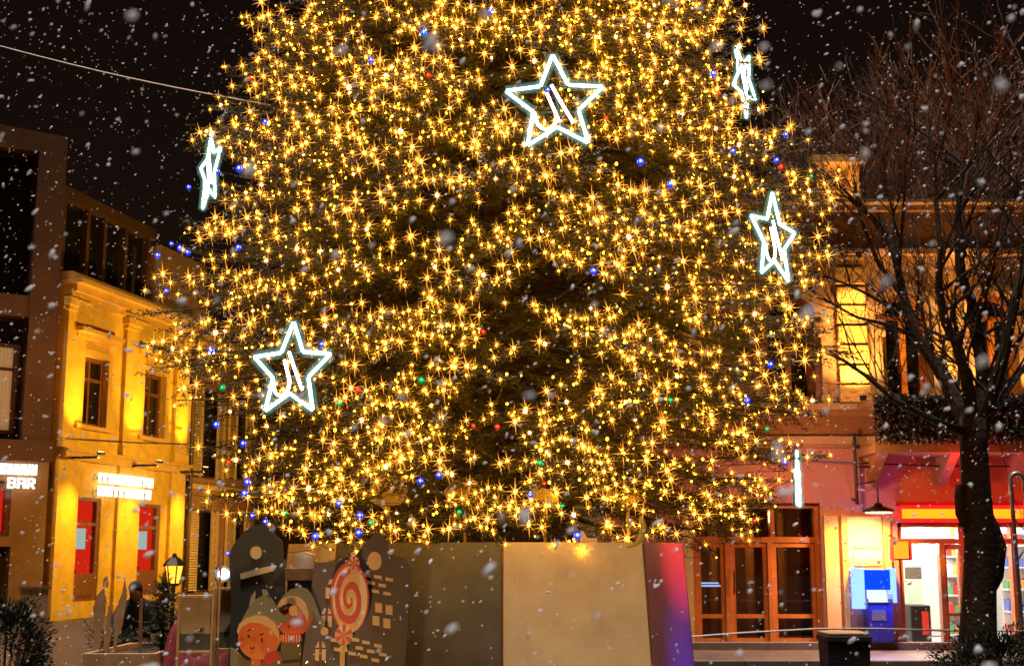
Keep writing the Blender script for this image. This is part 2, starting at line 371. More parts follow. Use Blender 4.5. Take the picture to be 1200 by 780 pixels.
for i, (x0, x1, z0, z1) in enumerate(arch):
    r = (x1-x0)/2; zsp = z1-r; n = 14
    wnd = MB(); wnd.fb(R, x0-.05, x1+.05, -.36, -.34, z0, z1+.02).build('pane', M['darkglass'], None) if False else None
    fr = MB()
    inner = arch_pts(x0, x1, zsp, r-.09); outer = arch_pts(x0, x1, zsp, r)
    fr.strip(R, inner, outer, -.32, -.22)
    fr.fb(R, x0, x0+.09, -.32, -.22, z0, zsp).fb(R, x1-.09, x1, -.32, -.22, z0, zsp).fb(R, x0+.09, x1-.09, -.31, -.23, zsp-.07, zsp).fb(R, (x0+x1)/2-.05, (x0+x1)/2+.05, -.315, -.21, z0, zsp-.07)
    fo = fr.build('window', M['orangewood'] if i in (1, 2) else M['wood'], rb)
    MB().fb(R, x0-.02, x1+.02, -.395, -.33, z0, z1).build('pane', M['darkglass'], fo)
    sp = MB()   # spandrels fill the square corners of the opening
    op = arch_pts(x0, x1, zsp, r)
    for half, cx in ((op[:n//2+1], x0), (op[n//2:], x1)):
        for p, q in zip(half, half[1:]):
            sp.prism(R, [p, q, (q[0], z1+.001), (p[0], z1+.001)] if abs(p[0]-q[0]) > 1e-5 else [p, q, (q[0]+.001, z1)], -.21, -.003)
    sp.build('arch_spandrel', M['tanstone'], fo)
    ar = MB(); ar.strip(R, arch_pts(x0, x1, zsp, r+.01), arch_pts(x0, x1, zsp, r+.17), .002, .075); ar.build('arch_moulding', M['trimstone'], fo)
# lit bay: carved fan head over a grille door
x0, x1 = lit_bay[0], lit_bay[1]; zm = Z(383); zt = Z(310)
b_ = MB().fb(R, x0, x1, -.398, -.3, zs['led1'], zt).build('bay_recess', M['stone'], rb)
fan = MB(); cx = (x0+x1)/2
for j in range(3):
    for sg in (-1, 1):
        e = cx + sg*(.06+.22*j*.9); pts = [(cx + sg*(x1-x0)/2*(1-q)*.2 + (e-cx)*q**1.6*1.05, zm+.1+(zt-zm-.25)*q*(1-.16*j)) for q in [i/8 for i in range(9)]]
        fan.tube([R.w(a, -.27, b) for a, b in pts], .035, 5)
fan.build('fan_vault_ribs', M['stone'], rb)
gd = MB().fb(R, x0, x1, -.3, -.12, zm-.1, zm+.05).fb(R, x0, x0+.1, -.3, -.18, zs['led1'], zm-.1).fb(R, x1-.1, x1, -.3, -.18, zs['led1'], zm-.1).build('bay_frame', M['trimstone'], rb)
gr = MB()
for i in range(7):
    zz = zs['led1']+.1+i*(zm-zs['led1']-.25)/6
    for j in (-1, 0, 1):
        ring = [R.w(cx+j*.14+.07*math.cos(a*PI/5), -.24, zz+.08*math.sin(a*PI/5)) for a in range(11)]
        gr.tube(ring, .012, 4, False)
gr.build('scroll_grille', M['blackmetal'], rb)
# uplights on the ledge
def uplight(px, parent, power, d=.16, zz=None, tilt=-.05):
    p = R.w(X(px), d, (zs['led1'] if zz is None else zz)+.05)
    u = MB(); u.lathe(p-Vector((0, 0, .05)), [(.05, 0), (.06, .02), (.06, .09), (.045, .1)], 10); u.build('uplight', M['blackmetal'], parent)
    lamp('uplight_lamp', 'SPOT', p+Vector((0, 0, .08)), power*1.05, (1, .54, .12), parent, spot_size=math.radians(115), spot_blend=.8, shadow_soft_size=.04, aim=p+Vector((0, .5, 1.6)))
uplight(1002, rb, 420, d=.62); uplight(1123, rb, 300, d=.35); uplight(1220, rb, 200, d=.4); uplight(782, rb, 260, d=.45); uplight(1172, rb, 20, d=.4)
for px, pw in ((1002, 170), (1124, 120)):
    p = R.w(X(px), .75, Z(302, .75)); MB().lathe(p, [(.05, 0), (.05, .1)], 8).tube([p+Vector((0, 0, .08)), R.w(X(px), .18, zs['c0']+.1)], .012, 5).build('downlight', M['blackmetal'], rb)
    lamp('downlight_lamp', 'SPOT', p-Vector((0, 0, .03)), pw*3, (1, .54, .12), rb, spot_size=math.radians(75), spot_blend=.9, shadow_soft_size=.05, aim=p+Vector((0, .72, -1.5)))
for px in (1050, 1131):
    p = R.w(X(px), .25, Z(297, .25)); MB().ball(p, .05).build('cornice_light', G['warmlamp'], rb); lamp('cornice_lamp', 'POINT', p+Vector((0, -.08, -.08)), 5 if px == 1050 else 14, (1, .5, .1), rb, shadow_soft_size=.05)
# balcony
bl = MB(); d1 = 1.25; x0, x1 = P(1024, 500, d1)[0], P(1222, 500, d1)[0]; z0, z1 = P(1100, 520, d1)[1], P(1100, 466, d1)[1]
bl.fb(R, x0, x1, .2, d1, z0-.14, z0).fb(R, x0, x1, d1-.14, d1, z1-.1, z1).fb(R, x0, x0+.14, .2, d1-.14, z1-.1, z1)
for i in range(26):
    xx = x0+.1+i*(x1-x0-.2)/25; bl.lathe(R.w(xx, d1-.07, z0), [(.04, 0), (.03, .05), (.05, .2), (.028, .42), (.04, z1-z0-.1)], 7)
for xx in (x0+.2, (x0+x1)/2, x1-.2): bl.prism(R, [(xx-.08, z0-.14), (xx+.08, z0-.14), (xx+.08, z0-.55), (xx-.08, z0-.55)], .002, .7) if False else bl.hexa([R.w(xx-.08, .25, z0-.62), R.w(xx+.08, .25, z0-.62), R.w(xx+.08, .2, z0-.62), R.w(xx-.08, .2, z0-.62), R.w(xx-.08, 1.05, z0-.14), R.w(xx+.08, 1.05, z0-.14), R.w(xx+.08, .2, z0-.14), R.w(xx-.08, .2, z0-.14)])
bl.build('balcony', M['trimstone'], rb)
# greenery bound along the balcony balustrade: a garland
def needle_twigs(tw, per_m=50, L=.03, wd=.006, seed=0, rows=3, strip=.004):
    """numpy: tw rows = (x0,y0,z0,x1,y1,z1); returns verts, tri faces of needles along each twig"""
    rg = np.random.default_rng(seed); tw = np.asarray(tw, float)
    a, b = tw[:, :3], tw[:, 3:6]; ln = np.linalg.norm(b-a, axis=1); cnt = np.maximum(3, (ln*per_m).astype(int))
    idx = np.repeat(np.arange(len(tw)), cnt); start = np.concatenate([[0], np.cumsum(cnt)[:-1]]); q = (np.arange(len(idx))-start[idx]+rg.random(len(idx)))/cnt[idx]
    base = a[idx] + (b-a)[idx]*q[:, None]; D = ((b-a)/np.maximum(ln, 1e-6)[:, None])[idx]
    up = np.tile([0, 0, 1.0], (len(idx), 1)); S = np.cross(D, up); S /= np.maximum(np.linalg.norm(S, axis=1), 1e-5)[:, None]; U = np.cross(S, D)
    ang = rg.random(len(idx))*2*PI; ang = np.where(rg.random(len(idx)) < .65, np.where(rg.random(len(idx)) < .5, 0, PI)+rg.normal(0, .45, len(idx)), ang)
    O = S*np.cos(ang)[:, None] + U*np.sin(ang)[:, None]
    dirn = O*.85 + D*.62 + rg.normal(0, .12, O.shape); dirn /= np.linalg.norm(dirn, axis=1)[:, None]
    LL = L*(.7+.6*rg.random(len(idx)))*(1-.35*q**3); tip = base + dirn*LL[:, None]
    sd = np.cross(dirn, rg.normal(0, 1, dirn.shape)); sd /= np.maximum(np.linalg.norm(sd, axis=1), 1e-5)[:, None]
    mid = base + dirn*(LL*.45)[:, None]
    V = np.stack([base, mid + sd*wd, tip, mid - sd*wd], 1).reshape(-1, 3)
    Fq = np.arange(len(V)).reshape(-1, 4)
    return V, Fq
def leaf_cloud(pts, L, wd, seed=0):
    rg = np.random.default_rng(seed); c = np.asarray(pts, float); n = len(c)
    d = rg.normal(0, 1, (n, 3)); d /= np.linalg.norm(d, axis=1)[:, None]; s = np.cross(d, rg.normal(0, 1, (n, 3))); s /= np.linalg.norm(s, axis=1)[:, None]
    l = L*(.6+.8*rg.random(n))[:, None]
    V = np.stack([c-d*l, c+s*wd, c+d*l, c-s*wd], 1).reshape(-1, 3)
    return V, np.arange(len(V)).reshape(-1, 4)
pts = [R.w(x0+RNG.random()*(x1-x0), d1+.02+abs(RNG.normal(0, .06)), z0+RNG.random()**.8*(z1-z0+.05)) for _ in range(5200)]
V, Fq = leaf_cloud(pts, .05, .02, 3); bg_ = raw_mesh('balcony_greenery', V, Fq, M['shrub'])
tag(bg_, 'dark leafy greenery hanging over the balcony balustrade above the shop', 'greenery')
# entrance doors
x0, x1, z0, z1 = door
ed = empty('entrance_door', R.w((x0+x1)/2, -.2, z0), 'orange wooden framed glass entrance doors beside the lit notice panel', 'door')
fr = MB(); zt = P(900, 632)[1]; zb = P(900, 722)[1]; xm1, xm2 = X(850), X(900)
fr.fb(R, x0, x0+.08, -.3, -.14, z0, z1).fb(R, x1-.08, x1, -.3, -.14, z0, z1).fb(R, x0+.08, x1-.08, -.3, -.14, z1-.09, z1).fb(R, x0+.08, x1-.08, -.3, -.13, zt-.05, zt+.05)
fr.fb(R, xm2-.06, xm2+.03, -.3, -.12, z0, zt-.05).fb(R, X(903)-.04, X(903)+.04, -.3, -.13, zt+.05, z1-.09).fb(R, xm1-.05, xm1+.06, -.3, -.135, z0, zt-.05)
fr.build('frame', M['orangewood'], ed, bevel=.008)
for xa, xb in ((x0+.085, xm1-.055), (xm1+.065, xm2-.065), (xm2+.035, x1-.085)):
    lf = MB(); lf.fb(R, xa, xa+.07, -.28, -.17, z0+.02, zt-.055).fb(R, xb-.07, xb, -.28, -.17, z0+.02, zt-.055).fb(R, xa+.07, xb-.07, -.28, -.17, z0+.02, z0+.16).fb(R, xa+.07, xb-.07, -.28, -.17, zt-.13, zt-.055).fb(R, xa+.07, xb-.07, -.28, -.165, zb-.035, zb+.035)
    lo = lf.build('door_leaf', M['orangewood'], ed)
    MB().fb(R, xa+.06, xb-.06, -.235, -.225, z0+.1, zt-.1).build('pane', M['clearglass'], lo)
    if abs(xa-(xm1+.065)) < .01: MB().tube([R.w(xa+.035, -.12, 1.05), R.w(xa+.035, -.09, 1.1), R.w(xa+.035, -.09, 1.4), R.w(xa+.035, -.12, 1.45)], .014, 6).build('handle', M['blackmetal'], lo)
MB().fb(R, x0+.08, x1-.08, -.24, -.23, zt+.05, z1-.09).build('transom_pane', M['clearglass'], ed)
lb_ = MB().fb(R, x0-.3, x1+.3, -3.4, -3.3, z0, z1+.3).fb(R, x0-.4, x0-.3, -3.4, -.41, z0, z1+.3).fb(R, x1+.3, x1+.4, -3.4, -.41, z0, z1+.3).fb(R, x0-.3, x1+.3, -3.3, -.41, z1+.2, z1+.3).fb(R, x0-.3, x1+.3, -3.3, -.41, z0-.1, z0-.01)
lb_.build('lobby_wall', M['brownstucco'], ed)
t = MB()
for px in (833, 877, 915): t.lathe(R.w(P(px, 600, -2.2)[0], -2.2, z0), [(.13, 0), (.13, .1), (.09, .15), (.085, z1-.1)], 12)
t.build('lobby_column', M['trimstone'], ed, smooth=True)
t = MB()
for px in (940, 950): t.lathe(R.w(P(px, 600, -1.2)[0], -1.2, z0), [(.1, 0), (.08, .5), (.11, 1.2), (.09, z1-.1)], 9)
t.build('lobby_curtain', M['redcloth'], ed, smooth=True)
lamp('lobby_lamp', 'POINT', R.w((x0+x1)/2, -1.5, z1-.2), 38, (1, .5, .16), ed, shadow_soft_size=.1)
p0 = R.pix(822, 681, -.15); p1 = R.pix(850, 687, -.15)
bs = MB().fb(R, p0[0], p1[0], -.262, -.25, p1[1], p1[1]+.03).fb(R, p0[0], p1[0]-.1, -.262, -.25, p1[1]+.05, p1[1]+.075)
tag(bs.build('blue_light_strip', G['bluestrip']), 'small glowing blue light bars behind the left door pane', 'light')
MB().fb(R, bL, X(1330), .003, .32, .12, .24).build('door_step', M['kerb'], rb)
# pale pilaster strips by the door, and the lit notice panel
for pa, pb, nm in ((797, 808, 0), (960, 976, 0), (980, 986, 0), (1028, 1036, 0)):
    MB().fb(R, X(pa), X(pb), .002, .09, .24, Z(604)).build('pilaster', M['ochretrim'], rb)
nb = empty('notice_panel', R.w(X(1008), .05, 1.8), 'pale wall panel with thin red lines under the hanging lamp', 'panel')
MB().fb(R, X(987), X(1027), .003, .05, Z(668), Z(605)).build('board', M['creampaint'], nb)
t = MB()
for py in (643, 664): t.fb(R, X(993), X(1010 if py == 643 else 1026), .051, .056, Z(py), Z(py)+.02)
t.fb(R, X(993), X(993)+.015, .051, .056, Z(664), Z(648)); t.fb(R, X(1013), X(1024), .051, .056, Z(643), Z(643)+.015)
t.build('thin_line', M['redpaint'], nb)
# cash machine
kx0, kx1 = X(990), X(1034)
at_ = empty('cash_machine', R.w((kx0+kx1)/2, .3, .24), 'blue glowing cash machine against the wall under the pale panel', 'cash machine')
zc0, zc1 = Z(710), Z(665)
MB().fb(R, X(1000), X(1029), .1, .45, .24, Z(700)).build('pedestal', M['blueplastic'], at_, bevel=.02)
MB().fb(R, X(988), X(1000), .1, .3, Z(712), zc1).build('side_light', G['atmblue'], at_)
MB().fb(R, X(1029), X(1036), .1, .3, Z(705), zc1).build('side_light', G['atmblue'], at_)
MB().fb(R, X(1001), X(1028.5), .1, .34, Z(690), Z(667)).build('header_screen', G['atmdeep'], at_)
MB().hexa([R.w(X(1001), .5, Z(704)), R.w(X(1022), .5, Z(704)), R.w(X(1022), .35, Z(704)), R.w(X(1001), .35, Z(704)), R.w(X(1001), .42, Z(690)), R.w(X(1022), .42, Z(690)), R.w(X(1022), .35, Z(690)), R.w(X(1001), .35, Z(690))]).build('display', G['atmscreen'], at_)
lamp('kiosk_lamp', 'POINT', R.w(X(1012), .75, Z(684)), 70, (.12, .2, 1), at_, shadow_soft_size=.1)
kp = MB()
for i in range(4):
    for j in range(3): kp.fb(R, X(1023)+j*.03, X(1023)+j*.03+.022, .45, .465, Z(704)+i*.035, Z(704)+i*.035+.025)
kp.build('keypad', M['steel'], at_)
MB().fb(R, X(1004), X(1020), .451, .47, .95, 1.0).fb(R, X(1004), X(1020), .451, .46, .62, .8).build('card_slot', M['steel'], at_)
# hanging lamp on bracket rods
hx = X(1025, .55)
hl = empty('hanging_lamp', R.w(hx, .55, Z(600, .55)), 'flat dark shaded lamp hung on rods above the pale notice panel', 'lamp')
zl = Z(597, .55)
MB().lathe(R.w(hx, .55, zl-.04), [(.27, 0), (.28, .015), (.24, .05), (.09, .1), (.05, .16)], 20).build('lamp_shade', M['blackmetal'], hl, smooth=True)
MB().lathe(R.w(hx, .55, zl-.055), [(.22, 0), (.22, .012)], 20).build('bulb', G['warmlamp'], hl)
t = MB(); t.tube([R.w(hx, .55, zl+.1), R.w(hx, .55, zl+1.05)], .016, 6); t.tube([R.w(hx-.3, .3, zl+.1), R.w(hx-.3, .3, zl+1.35)], .03, 6); t.tube([R.w(hx-.3, .3, zl+.75), R.w(hx, .55, zl+.75)], .016, 6); t.tube([R.w(hx-.3, .3, zl+.45), R.w(hx, .55, zl+.5)], .012, 6); t.tube([R.w(hx-.3, 0, zl+1.2), R.w(hx-.3, .3, zl+1.2)], .02, 6); t.tube([R.w(hx-.3, 0, zl+.2), R.w(hx-.3, .3, zl+.2)], .02, 6)
t.build('bracket', M['blackmetal'], hl)
lamp('panel_lamp', 'SPOT', R.w(hx-.12, .75, zl-.1), 470, (1, .5, .09), hl, spot_size=math.radians(150), spot_blend=.6, shadow_soft_size=.1, aim=R.w(hx-.3, .1, 0))
lamp('door_fill', 'POINT', R.w(X(930), 1.9, 3.3), 150, (1, .36, .12), hl, shadow_soft_size=.15)  # bare lamp added in front of the doors to brighten the wall
# shop front
x0, x1, z0, z1 = shop
sh = empty('lit_shop', R.w(x0+1.5, -.2, z0), 'brightly lit white shop with orange door frames under a glowing red fascia', 'shop front')
fz0, fz1 = Z(611, .2), Z(592, .2)
MB().fb(R, X(1050), bR-.3, .003, .2, fz0, fz1).build('fascia', G['fasciared'], sh)
MB().fb(R, P(1052, 500, .2)[0], P(1192, 500, .2)[0], .202, .23, Z(607, .22), Z(596, .22)).build('fascia_strip', G['fasciaorange'], sh)
MB().fb(R, X(1046), bR-.3, -.1, .26, fz1, fz1+.07).build('fascia_canopy', M['redpaint'], sh)
fr = MB(); zt = Z(634); 
for px, wd in ((1049, .1), (1098, .1), (1122, .14), (1182, .12), (1230, .1)): fr.fb(R, X(px)-wd/2, X(px)+wd/2, -.25, -.08, z0, z1 if px in (1049, 1122, 1182) else zt)
fr.fb(R, x0, x1, -.249, -.09, zt-.04, zt+.05).fb(R, x0, x1, -.25, -.08, z1-.08, z1)
fr.build('frame', M['orangewood'], sh, bevel=.01)
dr = MB(); xa, xb = X(1100), X(1120)
dr.fb(R, xa-.02, xa+.05, -.2, -.12, z0, zt-.05).fb(R, xb-.05, xb, -.2, -.12, z0, zt-.05).fb(R, xa+.05, xb-.05, -.2, -.12, z0, z0+.12).fb(R, xa+.05, xb-.05, -.2, -.12, zt-.14, zt-.05).fb(R, xa+.05, xb-.05, -.2, -.12, Z(722), Z(718))
dr.build('door_leaf', M['orangewood'], sh)
MB().fb(R, x0, x1, -3.6, -3.5, z0, z1+.3).fb(R, x0-.1, x0, -3.6, -.41, z0, z1+.3).fb(R, x1, x1+.1, -3.6, -.41, z0, z1+.3).build('room_wall', M['white'], sh)
MB().fb(R, x0, x1, -3.5, -.41, z0-.1, z0-.02).build('room_floor', M['white'], sh)
MB().fb(R, x0, x1, -3.5, -.41, z1+.25, z1+.3).build('room_ceiling', M['white'], sh)
cl = MB()
for i in range(4): cl.fb(R, x0+.3+i*1.0, x0+.8+i*1.0, -3.1, -.9, z1+.2, z1+.24)
cl.build('ceiling_light', G['shopwhite'], sh)
lamp('fascia_lamp', 'POINT', R.w(X(1100), 1.3, fz1+.5), 38, (1, .03, .02), sh, shadow_soft_size=.3)
lamp('fascia_lamp', 'POINT', R.w(X(1230), 1.3, fz1+.3), 38, (1, .03, .02), sh, shadow_soft_size=.3)
lamp('shop_spill_lamp', 'POINT', R.w(X(1090), -.9, z1-.3), 100, (1, .9, .75), sh, shadow_soft_size=.2)
# things inside the shop
cols = [(.6, .05, .05), (.1, .35, .15), (.75, .6, .1), (.1, .15, .5), (.7, .35, .1), (.75, .75, .7)]
gm = [mat('packet colour %d' % i, c, .5, var=.1) for i, c in enumerate(cols)]
def shelf(px, d, label, zlo, zhi, wd, n):
    s0 = P(px, 600, d)[0]
    e = empty('shop_shelf', R.w(s0, d, z0), label, 'shelf')
    t = MB(); t.fb(R, s0, s0+wd, d, d+.04, z0, zhi)
    for i in range(n): t.fb(R, s0, s0+wd, d+.04, d+.35, zlo+i*(zhi-zlo)/n, zlo+i*(zhi-zlo)/n+.03)
    t.build('shelf_rack', M['white'], e)
    g_ = MB()
    for i in range(n):
        x = s0+.02
        while x < s0+wd-.08:
            ww = random.uniform(.05, .11); g_.mi(random.randrange(6)).fb(R, x, min(x+ww, s0+wd), d+.06, d+.3, zlo+i*(zhi-zlo)/n+.032, zlo+i*(zhi-zlo)/n+random.uniform(.16, .26)); x += ww+.01
    g_.build('packets', gm, e)
shelf(1100, -2.2, 'white shop shelf of coloured packets behind the narrow glass door', z0+.1, 2.4, .5, 6)
shelf(1168, -2.4, 'white shop shelf of coloured packets seen right of the bare trunk', z0+.1, 2.3, 1.1, 5)
cm = empty('drinks_cooler', R.w(P(1068, 600, -1.6)[0], -1.6, z0), 'dark shop cooler standing inside the bright shop doorway', 'cooler')
c0, c1 = P(1056, 600, -1.6)[0], P(1079, 600, -1.6)[0]
MB().fb(R, c0, c1, -1.9, -1.3, z0, P(1060, 708, -1.6)[1]).build('body', M['blackmetal'], cm, bevel=.02)
MB().fb(R, c0+.2, c1-.05, -1.299, -1.28, z0+.15, P(1060, 715, -1.6)[1]).build('front_panel', M['redpaint'], cm)
ps = empty('shop_poster', R.w(P(1066, 600, -2.9)[0], -2.9, 1.7), 'pale green poster with dark picture inside the bright shop', 'poster')
gp = mat('pale green paper', (.45, .72, .45), .6, var=.05)
MB().fb(R, P(1057, 600, -2.9)[0], P(1076, 600, -2.9)[0], -2.9, -2.88, P(1060, 705, -2.9)[1], P(1060, 680, -2.9)[1]).build('sheet', gp, ps)
MB().fb(R, P(1057, 600, -2.9)[0], P(1076, 600, -2.9)[0], -2.9, -2.88, P(1060, 678, -2.9)[1], P(1060, 664, -2.9)[1]).build('picture', M['greypaint'], ps)
# small yellow sign box on the wall corner
ys = empty('projecting_sign', R.w(X(1043, .5), .5, Z(655, .5)), 'small yellow and red lit sign box left of the shop doorway', 'sign')
sa, sb = P(1042, 600, .5)[0], P(1066, 600, .5)[0]
MB().fb(R, sa, sb, .42, .52, Z(656, .5), Z(631, .5)).build('box', M['redpaint'], ys)
MB().fb(R, sa+.04, sb-.06, .521, .53, Z(654, .5), Z(634, .5)).build('face', G['yellowsign'], ys)
MB().tube([R.w(sa+.1, 0, Z(626, .5)), R.w(sa+.1, .47, Z(631, .5))], .02, 6).build('bracket', M['blackmetal'], ys)
# hooked steel pole at the right edge with crossing braces
hp = empty('hooked_pole', at(1188, 760, 20), 'tall hooked steel pole with wire braces beside the shop window', 'pole')
b0 = at(1188, 760, 20); b0.z = .12; t_ = at(1184, 562, 20)
hook = [Vector((t_.x+.10-.10*math.cos(a), 20, t_.z+.10*math.sin(a))) for a in [PI*i/8 for i in range(9)]]
MB().tube([Vector((t_.x+.04, 20, .12)), Vector((t_.x, 20, t_.z))]+hook[1:]+[Vector((t_.x+.25, 20, t_.z-.9))], .035, 8).build('tube', M['steel'], hp, smooth=True)
t = MB()
for za, zb_ in ((1.6, 2.3), (2.3, 1.7), (.9, 1.5)): t.tube([(t_.x, 20, za), (t_.x+.5, 20.05, zb_)], .012, 5)
t.build('brace', M['blackmetal'], hp)
lamp('rear_tree_fill', 'POINT', (9, 27.5, 12.5), 260, (1, .38, .1), rb, shadow_soft_size=.4)  # bare lamp added over the roof to brighten the trees behind
# thin service wire across the facade and the pale rope across the pavement
a, b = at(930, 538, 23.1), at(1330, 543, 23.1)
tag(MB().tube([a.lerp(b, i/20) - Vector((0, 0, .08*math.sin(PI*i/20))) for i in range(21)], .013, 5).build('service_wire', M['blackmetal']), 'thin dark wire strung along the pink wall above the shop', 'wire')
rp = [at(790, 747, 19.0), at(870, 741, 18.6), at(960, 736, 18.3), at(1030, 736, 18.2), at(1100, 738, 18.2), at(1210, 739, 18.2), at(1330, 739, 18.2)]
tag(MB().tube(rp, .014, 5).build('barrier_rope', M['rope']), 'thin pale rope stretched low across the front of the shop', 'rope')
# ================================================================== LEFT BUILDINGS
U = (math.sin(math.radians(12.4)), math.cos(math.radians(12.4)))
Lf = Fac(ground(60, 727), U); Q = Lf.pix
def S(px, py=600, d=0): return Q(px, py, d)[0]
yb = empty('yellow_building', Lf.w(3.5, 0, 0), 'two storey yellow stucco building with uplit pilasters and white lit sign', 'building')
S1 = S(216); ztop = Q(72, 320)[1]; zcor = Q(72, 346)[1]; zst1 = Q(100, 528)[1]; zst0 = Q(100, 541)[1]
def rect(x0, y0, x1, y1):
    s0, za = Q(x0, (y0+y1)/2)[0], Q((x0+x1)/2, y1)[1]; s1, zb2 = Q(x1, (y0+y1)/2)[0], Q((x0+x1)/2, y0)[1]
    return (s0, s1, za, zb2)
uw = [rect(90, 418, 123, 500), rect(163, 437, 191, 513)]
lw = [rect(77, 582, 116, 704), rect(153, 590, 186, 697)]
MB().wall(Lf, 0, S1, 0, zcor, uw+lw, -.35, 0).build('wall', M['yellow'], yb)
MB().fb(Lf, -.05, S1+.1, -.35, .12, zcor, zcor+.18).fb(Lf, -.1, S1+.15, -.35, .28, zcor+.18, zcor+.4).fb(Lf, -.15, S1+.2, -.35, .48, zcor+.4, zcor+.52).fb(Lf, -.05, S1+.1, -.35, .1, zcor+.52, ztop+.15).build('cornice', M['ochretrim'], yb)
MB().fb(Lf, 0, S1, .002, .16, zst0, zst1).fb(Lf, 0, S1, .16, .24, zst1-.09, zst1-.01).build('string_course', M['ochretrim'], yb)
pil = [(S(63), S(86)), (S(135), S(159)), (S(197), S(212))]
for a, b in pil:
    MB().fb(Lf, a, b, .002, .12, zst1, zcor-.35).fb(Lf, a-.06, b+.06, .002, .17, zcor-.35, zcor-.22).fb(Lf, a-.1, b+.1, .002, .22, zcor-.22, zcor-.002).fb(Lf, a-.05, b+.05, .002, .18, zst1, zst1+.3).build('pilaster', M['yellow'], yb, bevel=.012)
    MB().fb(Lf, a-.04, b+.04, .002, .1, .002, zst0-.002).build('pilaster', M['yellow'], yb)
for i, (s0, s1, z0, z1) in enumerate(uw):
    fr = MB().fb(Lf, s0, s0+.12, -.25, -.1, z0, z1).fb(Lf, s1-.12, s1, -.25, -.1, z0, z1).fb(Lf, s0+.12, s1-.12, -.25, -.1, z1-.12, z1).fb(Lf, s0+.12, s1-.12, -.25, -.1, z0, z0+.1).fb(Lf, (s0+s1)/2-.05, (s0+s1)/2+.05, -.24, -.09, z0+.1, z1-.12)
    zt = z0+(z1-z0)*.68; fr.fb(Lf, s0+.12, (s0+s1)/2-.05, -.24, -.11, zt-.05, zt+.05).fb(Lf, (s0+s1)/2+.05, s1-.12, -.24, -.11, zt-.05, zt+.05)
    wo = fr.build('window', M['wood'], yb)
    MB().fb(Lf, s0+.1, s1-.1, -.2, -.19, z0+.08, z1-.1).build('pane', M['darkglass'], wo)
    MB().fb(Lf, s0-.25, s1+.25, .002, .22, z0-.12, z0-.002).build('sill', M['ochretrim'], wo)
    t = MB().fb(Lf, s0-.22, s0-.002, .002, .09, z0, z1+.2).fb(Lf, s1+.002, s1+.22, .002, .09, z0, z1+.2).fb(Lf, s0, s1, .002, .09, z1+.002, z1+.2).fb(Lf, s0-.35, s1+.35, .002, .16, z1+.45, z1+.58).fb(Lf, s0-.42, s1+.42, .002, .34, z1+.58, z1+.7)
    t.build('surround', M['ochretrim'], wo)
for i, (s0, s1, z0, z1) in enumerate(lw):
    fr = MB().fb(Lf, s0, s0+.14, -.2, -.02, z0, z1).fb(Lf, s1-.2, s1, -.2, -.02, z0, z1).fb(Lf, s0+.14, s1-.2, -.2, -.02, z1-.1, z1).fb(Lf, s0+.14, s1-.2, -.19, -.02, z0, z0+.75).fb(Lf, s0+.3, s1-.36, -.02, .0, z0+.15, z0+.6)
    zt = z0+(z1-z0)*.74; fr.fb(Lf, s0+.14, s1-.2, -.19, -.03, zt-.05, zt+.05)
    wo = fr.build('window', M['wood'], yb)
    MB().fb(Lf, s0+.1, s1-.1, -.16, -.15, z0+.7, z1-.05).build('red_interior', G['redlit'], wo)
    sw = s1-s0
    MB().fb(Lf, s0+.22, s0+.2+sw*.58, -.145, -.13, z0+(z1-z0)*.5, z0+(z1-z0)*.7).build('poster', G['poster'], wo)
    t = MB()
    for k in range(5): t.fb(Lf, s0+.25+.1*k, s0+.32+.1*k, -.13, -.09, z0+.76, z0+.86+.07*(k*7 % 4))
    t.build('ornaments', M['blackmetal'], wo)
def glyph_row(mb, fac, s0, s1, z0, h, n, d, rnd):
    cw = (s1-s0)/n
    for i in range(n):
        a = s0+i*cw+cw*.08; b = s0+(i+1)*cw-cw*.12; k = rnd.randrange(4); st = cw*.26
        mb.fb(fac, a, a+st, d, d+.06, z0, z0+h)
        if k != 1: mb.fb(fac, b-st, b, d, d+.06, z0, z0+h)
        mb.fb(fac, a+st, b-st, d, d+.06, z0+h*(.78 if k < 2 else .42), z0+h*(1 if k < 2 else .62))
        if k == 3: mb.fb(fac, a+st, b-st, d, d+.06, z0, z0+h*.2)
rnd = random.Random(3)
sg = rect(109, 556, 173, 584); s_ = empty('lit_sign', Lf.w((sg[0]+sg[1])/2, .1, sg[2]), 'white glowing two line sign fixed between the yellow ground floor windows', 'sign')
hh = (sg[3]-sg[2])
t = MB(); glyph_row(t, Lf, sg[0], sg[1], sg[2]+hh*.56, hh*.4, 11, .14, rnd); glyph_row(t, Lf, sg[0], sg[1]-.1, sg[2]+hh*.04, hh*.4, 10, .14, rnd); t.build('letters', G['signwhite'], s_)
MB().fb(Lf, sg[0]-.05, sg[1]+.05, .105, .135, sg[2]+hh*.2, sg[2]+hh*.26).fb(Lf, sg[0]-.05, sg[1]+.05, .105, .135, sg[2]+hh*.72, sg[2]+hh*.78).build('mounting_rail', M['blackmetal'], s_)
